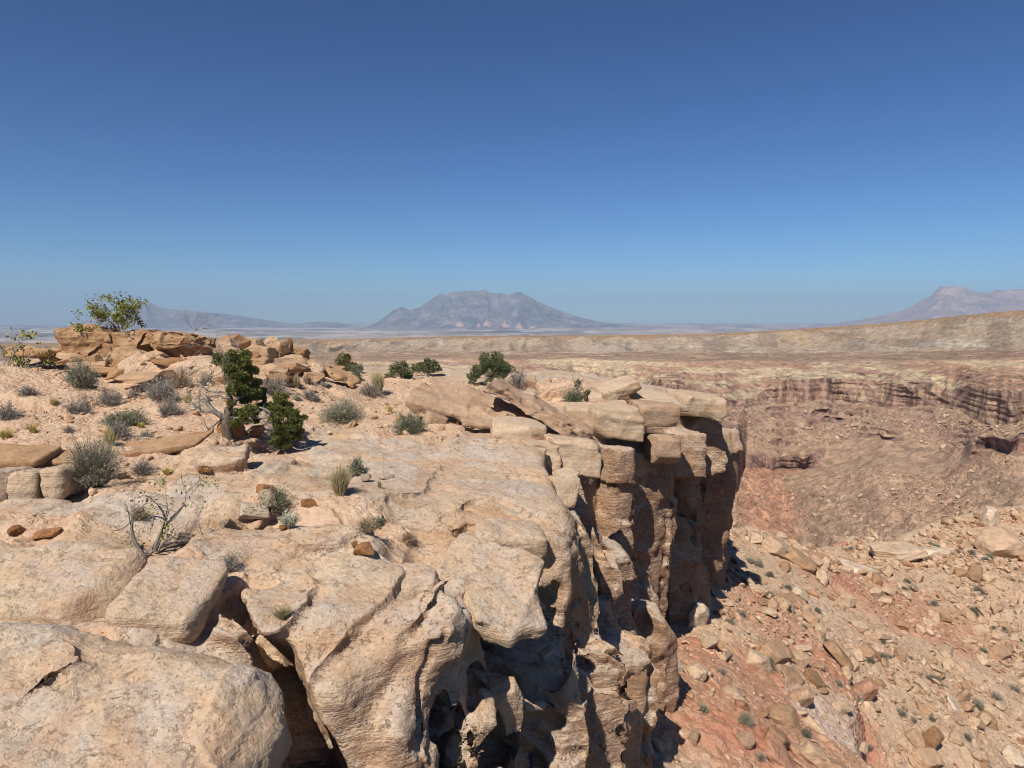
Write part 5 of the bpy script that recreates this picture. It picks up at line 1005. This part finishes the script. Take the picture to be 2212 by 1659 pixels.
GR = [(735, 1066, 9.4, 74, 88, 'grass', 'tall dry grass clump on the pale slickrock'), (772, 1022, 10.2, 42, 46, 'sage', 'bushy tuft behind the tall dry grass clump'), (818, 848, 20, 44, 56, 'grass', 'golden dry grass beside the leaning layered slab'),
      (842, 892, 16.8, 20, 20, 'yellow', 'small yellow grass tuft in the middle of the sand'), (405, 872, 14.6, 30, 30, 'yellow', 'yellow grass tuft left of the juniper'), (15, 948, 11.3, 44, 26, 'yellow', 'yellow grass at the picture edge above the cracked blocks'), (72, 935, 11.6, 30, 24, 'yellow', 'yellow grass tuft on the sand above the cracked blocks'),
      (116, 874, 14, 24, 20, 'yellow', 'small yellow tuft left of the low blue grey bush'), (238, 960, 10.4, 50, 44, 'yellow', 'yellow flowering tuft behind the largest sagebrush'), (362, 1022, 9.5, 30, 16, 'yellow', 'low yellow green grass tuft on the slickrock shelf'), (305, 925, 12.2, 30, 18, 'yellow', 'yellow grass fringe of the low spreading bush'),
      (170, 1326, 5.4, 34, 24, 'grass', 'tiny sprig in the crack below the long ledge block'), (640, 838, 19.5, 40, 40, 'grass', 'pale grass below the stony pile'), (820, 1050, 9.6, 18, 16, 'grass', 'tiny grass sprig right of the tall dry grass'), (612, 1330, 6.15, 60, 26, 'grass', 'dead twig tuft at the head of the dark cleft')]
for u, v, y, wpx, hpx, kind, lab in GR:
    p = seat(u, v, y); k = S*p[1]/F; shrub(p, wpx*k/2, hpx*k, kind, lab, name='grass_tuft', cat='grass tuft', n=int(np.clip(wpx*10, 120, 900)))
log('shrubs')
# ------------------------------------------------------------------ woody plants
def tube(P, Rd, sides=6):
    P = np.asarray(P, float); k = len(P); T_ = unit(np.gradient(P, axis=0)); up = np.array([0.3, 0.9, 0.2]); a = unit(np.cross(T_, up)); b_ = np.cross(T_, a)
    ang = np.linspace(0, 2*np.pi, sides, endpoint=False)
    V = P[:, None]+(a[:, None]*np.cos(ang)[None, :, None]+b_[:, None]*np.sin(ang)[None, :, None])*np.asarray(Rd)[:, None, None]
    i = np.arange(k-1)[:, None]*sides+np.arange(sides)[None]; j = np.arange(k-1)[:, None]*sides+(np.arange(sides)[None]+1) % sides
    return V.reshape(-1, 3), np.stack([i, j, j+sides, i+sides], -1).reshape(-1, 4), np.zeros(k*sides)
def curve(P, n=14, wob=0.0):
    P = np.asarray(P, float); t = np.linspace(0, len(P)-1, n); i = np.clip(t.astype(int), 0, len(P)-2); f = (t-i)[:, None]
    Pp = np.concatenate([[2*P[0]-P[1]], P, [2*P[-1]-P[-2]]]); a, b_, c_, d = Pp[i], Pp[i+1], Pp[i+2], Pp[i+3]
    q = 0.5*(2*b_+(c_-a)*f+(2*a-5*b_+4*c_-d)*f**2+(-a+3*b_-3*c_+d)*f**3)
    if wob: q = q+np.cumsum(vr.normal(size=q.shape), 0)*wob*np.linspace(0, 1, n)[:, None]
    return q
def branches(p, d, length, rad, depth, out, spread=0.9, gn=0.0, kink=0.35):
    n = 6; pts = [np.array(p, float)]; d = unit(np.array(d, float))
    for i in range(n):
        d = unit(d+vr.normal(size=3)*kink+np.array([0, 0, gn])); pts.append(pts[-1]+d*length/n)
    R_ = np.linspace(rad, rad*0.45, n+1); out.append((np.array(pts), R_))
    if depth > 0:
        for _ in range(vr.integers(2, 5)):
            k = vr.integers(2, n+1); branches(pts[k], d+vr.normal(size=3)*spread, length*vr.uniform(0.45, 0.75), max(R_[k]*0.6, 0.0025), depth-1, out, spread, gn, kink)
    return out
def clump(c, r, n, px, dens=1.0, sq=(1, 1, 0.85)):
    """foliage of one rounded clump: sprays of short scale leaves, ragged outline"""
    d = unit(vr.normal(size=(n, 3))); sd = vr.uniform(0, 60)
    rr_ = r*(0.66+0.55*fbm(d[:, 0]*2+sd, d[:, 1]*2, d[:, 2]*2, 2))*vr.uniform(0.45, 1.0, n)**0.45
    C = np.array(c)+d*rr_[:, None]*np.array(sq); D = unit(d+vr.normal(size=(n, 3))*0.55+np.array([0, 0, 0.45]))
    q = [];
    for k in range(3):
        Dk = unit(D+vr.normal(size=(n, 3))*0.45); ln = np.full(n, max(0.03, 1.9*px))*vr.uniform(0.6, 1.4, n)
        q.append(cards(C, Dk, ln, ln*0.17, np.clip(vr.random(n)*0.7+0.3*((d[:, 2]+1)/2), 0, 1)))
    return join(q)
def tufted(c, r, n, px):
    k = 6; out = [clump(c, r*0.72, n//3, px)]
    for _ in range(k):
        d = unit(vr.normal(size=3)); out.append(clump(np.array(c)+d*r*vr.uniform(0.5, 0.8)*np.array([1, 1, 0.9]), r*vr.uniform(0.34, 0.55), n//k, px))
    return join(out)
def plant(name, label, cat, base, tubes, leaves, wood, leafm, tname='trunk', lname='crown', dead=None):
    root = empty(name, base); tag(root, label, cat); b0 = np.array(base)
    V, f, _ = join([tube(P-b0, R_, 6 if R_[0] > 0.012 else 4) for P, R_ in tubes]); obj(tname, mesh_of(tname, V, f, wood), root)
    for dl in dead or []:
        V, f, _ = join([tube(P-b0, R_, 5 if R_[0] > 0.012 else 4) for P, R_ in dl]); obj('dead_branch', mesh_of('dead_branch', V, f, M_WOOD), root)
    if leaves:
        V, f, v = join(leaves); obj(lname, mesh_of(lname, V-b0, f, leafm, cols={'var': v}), root)
    return root
# the juniper with its bleached dead side
Y0_ = seat(500, 950, 12.4); y0 = Y0_[1]; k0 = S*y0/F
def J(u, v, dy=0.0): return at(u, v, y0+dy)
base = J(492, 935); base[2] = ground(base[0], base[1])-0.05
tr = curve([base, J(490, 905), J(497, 875, .1), J(496, 845, .05), J(510, 815, 0), J(518, 785, 0)], 22); tub = [(tr, np.linspace(0.10, 0.03, 22)*(1+0.15*vr.normal(size=22)))]
tub.append((curve([J(492, 908), J(520, 895, .2), J(558, 882, .3), J(572, 865, .35), J(566, 845, .3), J(545, 838, .2)], 18), np.linspace(0.075, 0.02, 18)))
tub.append((curve([J(494, 880), J(515, 860, -.1), J(535, 850, 0)], 10), np.linspace(0.05, 0.02, 10)))
dead = [[(curve([J(490, 905), J(470, 894, -.1), J(452, 877, -.15), J(446, 862, -.1), J(437, 852, -.1)], 16), np.linspace(0.06, 0.02, 16))]]
for (u, v, dx_, dz_, ln, rd, dp) in [(470, 894, -1, .3, .55, .022, 3), (455, 880, -.8, .8, .5, .02, 3), (446, 862, -.3, 1, .45, .016, 3), (484, 900, -1, -.25, .6, .022, 3), (460, 888, -1, -.1, .6, .018, 3), (496, 860, -1, .5, .5, .02, 3), (496, 840, -.6, .9, .55, .024, 3), (496, 850, -1, .2, .45, .02, 3),
                                    (505, 905, .6, .2, .5, .022, 3), (500, 925, -.3, -.3, .45, .018, 3), (520, 890, .8, .3, .45, .02, 3), (560, 880, .4, -.7, .4, .018, 2), (490, 800, -.6, .9, .5, .02, 3), (480, 790, -.5, .9, .5, .016, 2), (515, 760, .1, 1, .3, .012, 2)]:
    branches(J(u, v, vr.uniform(-.25, .15)), (dx_, vr.uniform(-.4, .3), dz_), ln*1.15, rd, dp, dead[-1] if dead.append([]) is None else None)
lv = []
for (u, v, r, dy) in [(482, 778, 17, .05), (497, 772, 14, .1), (521, 783, 27, 0), (510, 803, 22, -.1), (530, 800, 20, .15), (538, 825, 24, .05), (512, 830, 18, -.1), (548, 840, 20, .15), (522, 848, 18, 0), (540, 860, 17, .1), (556, 852, 12, .2), (528, 890, 20, -.1), (507, 916, 12, -.2), (524, 906, 15, -.15), (500, 872, 7, -.2), (564, 852, 13, .25), (568, 876, 11, .3), (490, 800, 10, .1), (553, 905, 10, .2), (496, 838, 10, 0), (546, 885, 13, .1)]:
    lv.append(tufted(J(u, v, dy), 1.32*r*k0, int(1500*(r/24)**2)+60, y0/F))
plant('juniper_tree', 'twisted juniper with bleached dead branches on its left side', 'juniper', base, tub, lv, M_BARK, LM['juniper'], dead=dead)
Y0_ = seat(612, 978, 11.9); y0 = Y0_[1]; k0 = S*y0/F
base = Y0_.copy(); base[2] -= 0.05
tub = [(curve([base, J(606, 945, .1), J(604, 915, .1), J(612, 880, .1)], 12), np.linspace(0.05, 0.015, 12)), (curve([J(608, 950, .05), J(625, 925, .1), J(640, 905, .1)], 10), np.linspace(0.035, 0.012, 10))]
dead = []
for (u, v, dx_, dz_) in [(600, 920, -.7, .5), (596, 950, -.6, .6), (606, 972, -.6, -.2), (615, 975, .3, -.3), (596, 935, -.9, -.1), (632, 965, .5, -.4)]: branches(J(u, v, -.1), (dx_, vr.uniform(-.4, .1), dz_), .3, .012, 2, dead[-1] if dead.append([]) is None else None)
lv = [tufted(J(u, v, dy), 1.10*r*k0, int(1500*(r/24)**2)+60, y0/F) for (u, v, r, dy) in [(605, 866, 21, .1), (592, 885, 18, 0), (618, 886, 22, .1), (603, 900, 22, -.1), (632, 893, 18, .1), (645, 907, 17, .1), (630, 915, 22, 0), (612, 922, 18, -.1), (642, 928, 15, .05), (596, 942, 17, -.1), (618, 945, 22, 0), (636, 945, 14, 0), (598, 958, 13, -.1), (620, 962, 13, -.05), (585, 905, 9, 0)]]
plant('juniper_shrub', 'rounded dense juniper casting a dark shadow on the pale slickrock', 'juniper', base, tub, lv, M_BARK, LM['juniper'], dead=dead)
# far junipers along the back of the plateau
for (u, v, y, blobs, lm, lab) in [
   (1062, 832, 25, [(1060, 785, 24), (1040, 800, 22), (1085, 798, 24), (1025, 815, 18), (1062, 812, 26), (1098, 815, 20), (1070, 772, 14), (1050, 778, 14)], 'jgrey', 'big dark round juniper behind the leaning layered slab'),
   (745, 802, 27, [(742, 782, 16), (732, 792, 11), (756, 790, 14), (745, 795, 14)], 'juniper', 'small bright green juniper right of the stony pile'),
   (868, 818, 26, [(850, 802, 14), (866, 792, 16), (884, 802, 16), (842, 812, 10), (875, 810, 16)], 'jgrey', 'left one of the two joined junipers on the plateau edge'),
   (925, 812, 27, [(915, 790, 14), (930, 786, 14), (942, 796, 13), (922, 800, 16), (905, 800, 12)], 'jgrey', 'right one of the two joined junipers on the plateau edge'),
   (1262, 868, 20.5, [(1264, 852, 10), (1258, 862, 9)], 'juniper', 'small leafy green bush against the balanced rock'), (1245, 838, 26, [(1240, 834, 9), (1256, 834, 9), (1250, 830, 7)], 'jgrey', 'low green bush on the far rim behind the balanced rock'),
   (770, 803, 28, [(772, 796, 11), (760, 798, 9)], 'jgrey', 'low grey juniper beside the small bright green juniper'), (690, 778, 30, [(688, 775, 6), (694, 777, 5)], 'jgrey', 'tiny far juniper on the plain side of the stony pile')]:
    p = seat(u, v, y); y0 = p[1]; k0 = S*y0/F; c0 = J(u, v); sh = p-c0
    tub = [(curve([p-np.array([0, 0, .05]), p+np.array([0.05, 0, 8*k0]), J(*blobs[0][:2])+sh], 8), np.linspace(0.05, 0.015, 8))]
    for _ in range(4): branches(p+np.array([0, 0, .05]), (vr.normal(), vr.normal()*.6, .9), 22*k0, .012, 2, tub)
    lv = [tufted(J(bu, bv, vr.uniform(-.3, .3))+sh+np.array([0, 0, 0.1*r*k0]), 1.25*r*k0, int(np.clip(420*(r/18)**2, 120, 1200)), y0/F) for bu, bv, r in blobs]
    plant('juniper_shrub', lab, 'juniper', p, tub, lv, M_BARK, LM[lm])
def leafy(u, v, y, specs, label, nl, lsz, name='shrub', wood=None, cat='shrub', frac=0.55, kink=0.25, up=0.0, fixed=False):
    p = at(u, v, y) if fixed else seat(u, v, y); px = p[1]/F; tw_ = []
    for (dx_, dy_, dz_, ln, rd, dp) in specs: branches(p+vr.normal(size=3)*np.array([.05, .05, 0]), (dx_, dy_, dz_), ln, rd, dp, tw_, 0.7, up, kink)
    small = [q for q in tw_ if q[1][0] < 0.011] or tw_
    C = np.concatenate([q[0][2:] for q in small])
    if not nl: return plant(name, label, cat, p, tw_, None, wood or M_WOOD, None, 'branches')
    C = C[vr.integers(len(C), size=nl)]+vr.normal(size=(nl, 3))*0.035
    keep_ = fbm(C[:, 0]*3, C[:, 1]*3, C[:, 2]*3, 2) > np.quantile(fbm(C[:, 0]*3, C[:, 1]*3, C[:, 2]*3, 2), 1-frac); C = C[keep_]
    D = unit(vr.normal(size=C.shape)); ln = np.full(len(C), lsz)*vr.uniform(0.6, 1.3, len(C))
    return plant(name, label, cat, p, tw_, [cards(C, D, ln, ln*0.36, vr.random(len(C)))] if nl else None, wood or M_WOOD, LM['leafy'], 'branches', 'foliage')
leafy(262, 712, 19.9, [(-.55, 0, 1, 0.95, .022, 3), (-.3, .1, 1, 0.85, .02, 3), (-.1, 0, 1, 0.8, .02, 3), (.15, .1, 1, .75, .02, 3), (.4, 0, 1, .75, .02, 3), (.75, 0, .7, .75, .02, 3), (1, 0, .25, .8, .018, 3), (-.8, 0, .6, .6, .018, 3), (.1, -.3, .8, .6, .018, 3), (.6, -.2, .9, .7, .018, 3)],
      'sparse yellow green leafy shrub standing on the cap blocks against the sky', 4200, 0.062, frac=0.65, fixed=True)
leafy(18, 768, 18.5, [(-.2, 0, 1, 1.0, .02, 2), (.3, 0, 1, 1.1, .018, 3), (-.6, 0, .8, .8, .018, 3), (.6, 0, .6, .7, .016, 3), (.1, 0, 1, .9, .018, 3), (.9, 0, .35, .7, .014, 2)], 'sparse leafy shrub at the picture edge against the sky', 1700, 0.07, frac=0.6)
leafy(330, 1193, 6.5, [(-.6, 0, .8, .45, .022, 2), (-.15, .1, 1, .50, .020, 2), (.5, .2, 1, .55, .018, 3), (.95, .15, .42, .6, .016, 2), (.3, -.2, .6, .35, .014, 3), (-.3, -.2, .3, .3, .012, 2), (.75, .3, .7, .5, .012, 3)],
      'twisted half dead shrub with bare arching branches on the slickrock', 700, 0.032, frac=0.5, kink=0.2, up=0.05, wood=M_DEADW)

leafy(424, 714, 19.9, [(-.7, 0, .5, .55, .012, 3), (.7, 0, .5, .55, .012, 3), (0, 0, 1, .45, .012, 3), (.4, 0, .8, .5, .012, 3)], 'bare pale twiggy bush on the cap blocks', 0, 0.05, fixed=True)
p = seat(300, 1118, 7.0); shrub(p, 24*S*p[1]/F, 36*S*p[1]/F, 'brown', 'small dark clump of dead leaves behind the twisted dead shrub')
log('woody')
# ------------------------------------------------------------------ shrubs on the talus: a few kinds, copied
protos = []
for i, kind in enumerate(['dull', 'sage', 'grey', 'dull', 'sage', 'grey']):
    st, lf = bush_geo(0.5, 0.62, kind, 260, 0.03)
    protos.append((mesh_of('stems', st[0], st[1], M_TWIG, cols={'var': st[2]}), mesh_of('foliage', lf[0], lf[1], LM[kind], cols={'var': lf[2]})))
def talus_shrub(p, s, k, label, group=None):
    root = empty('shrub', p, float(vr.uniform(0, 6.28)), s); tag(root, label, 'shrub', group)
    for nm, me in zip(('stems', 'foliage'), protos[k]):
        o = bpy.data.objects.new(nm, me); COL.objects.link(o); o.parent = root
for (u, v, y, wpx, k, lab) in [(1664, 1432, 19.8, 26, 0, 'upright green bush beside the long brown slab'), (1560, 1456, 17.8, 34, 2, 'round grey bush above the red bare soil'), (1612, 1562, 15.6, 50, 1, 'spreading green bush on the lower terrace'), (1740, 1590, 16.2, 40, 3, 'dark green bush below the dark brown boulder'),
     (1643, 1640, 14.6, 40, 5, 'pale dead looking bush on the red soil'), (1520, 1535, 15.8, 34, 1, 'bush at the edge of the black cliff shadow'), (2018, 1308, 36, 36, 2, 'round grey bush on a red patch of the far slope'), (1760, 1575, 16.8, 32, 1, 'pale green bush right of the dark brown boulder'), (1620, 1600, 15.2, 30, 1, 'small bush below the spreading green bush'),
     (1575, 1428, 18.6, 22, 3, 'small green bush left of the pale lower rocks'), (1490, 1300, 22.5, 24, 3, 'small green bush at the foot of the brown wall')]:
    p = talus_seat(u, v, y); talus_shrub(p, wpx*S*p[1]/F, k, lab)
cnt = 0
while cnt < 185:
    a = vr.uniform(0.2, 0.68); r = math.sqrt(vr.uniform(14**2, 66**2)); x_, y_ = r*math.sin(a), r*math.cos(a)
    if r > np.interp(a, _ra, _rd) or (x_ < 10 and rimL(x_, y_) < 1.2): continue
    if fbm(x_*0.12+3, y_*0.12, 0.0, 2) < -0.12: continue
    talus_shrub((x_, y_, float(tal_z(x_, y_, talLut))-0.03), float(np.clip(vr.lognormal(-0.75, 0.36), 0.22, 0.9)), int(vr.integers(6)), 'small desert shrub growing among the talus rocks', 'desert shrubs on the talus slope'); cnt += 1
log('end')
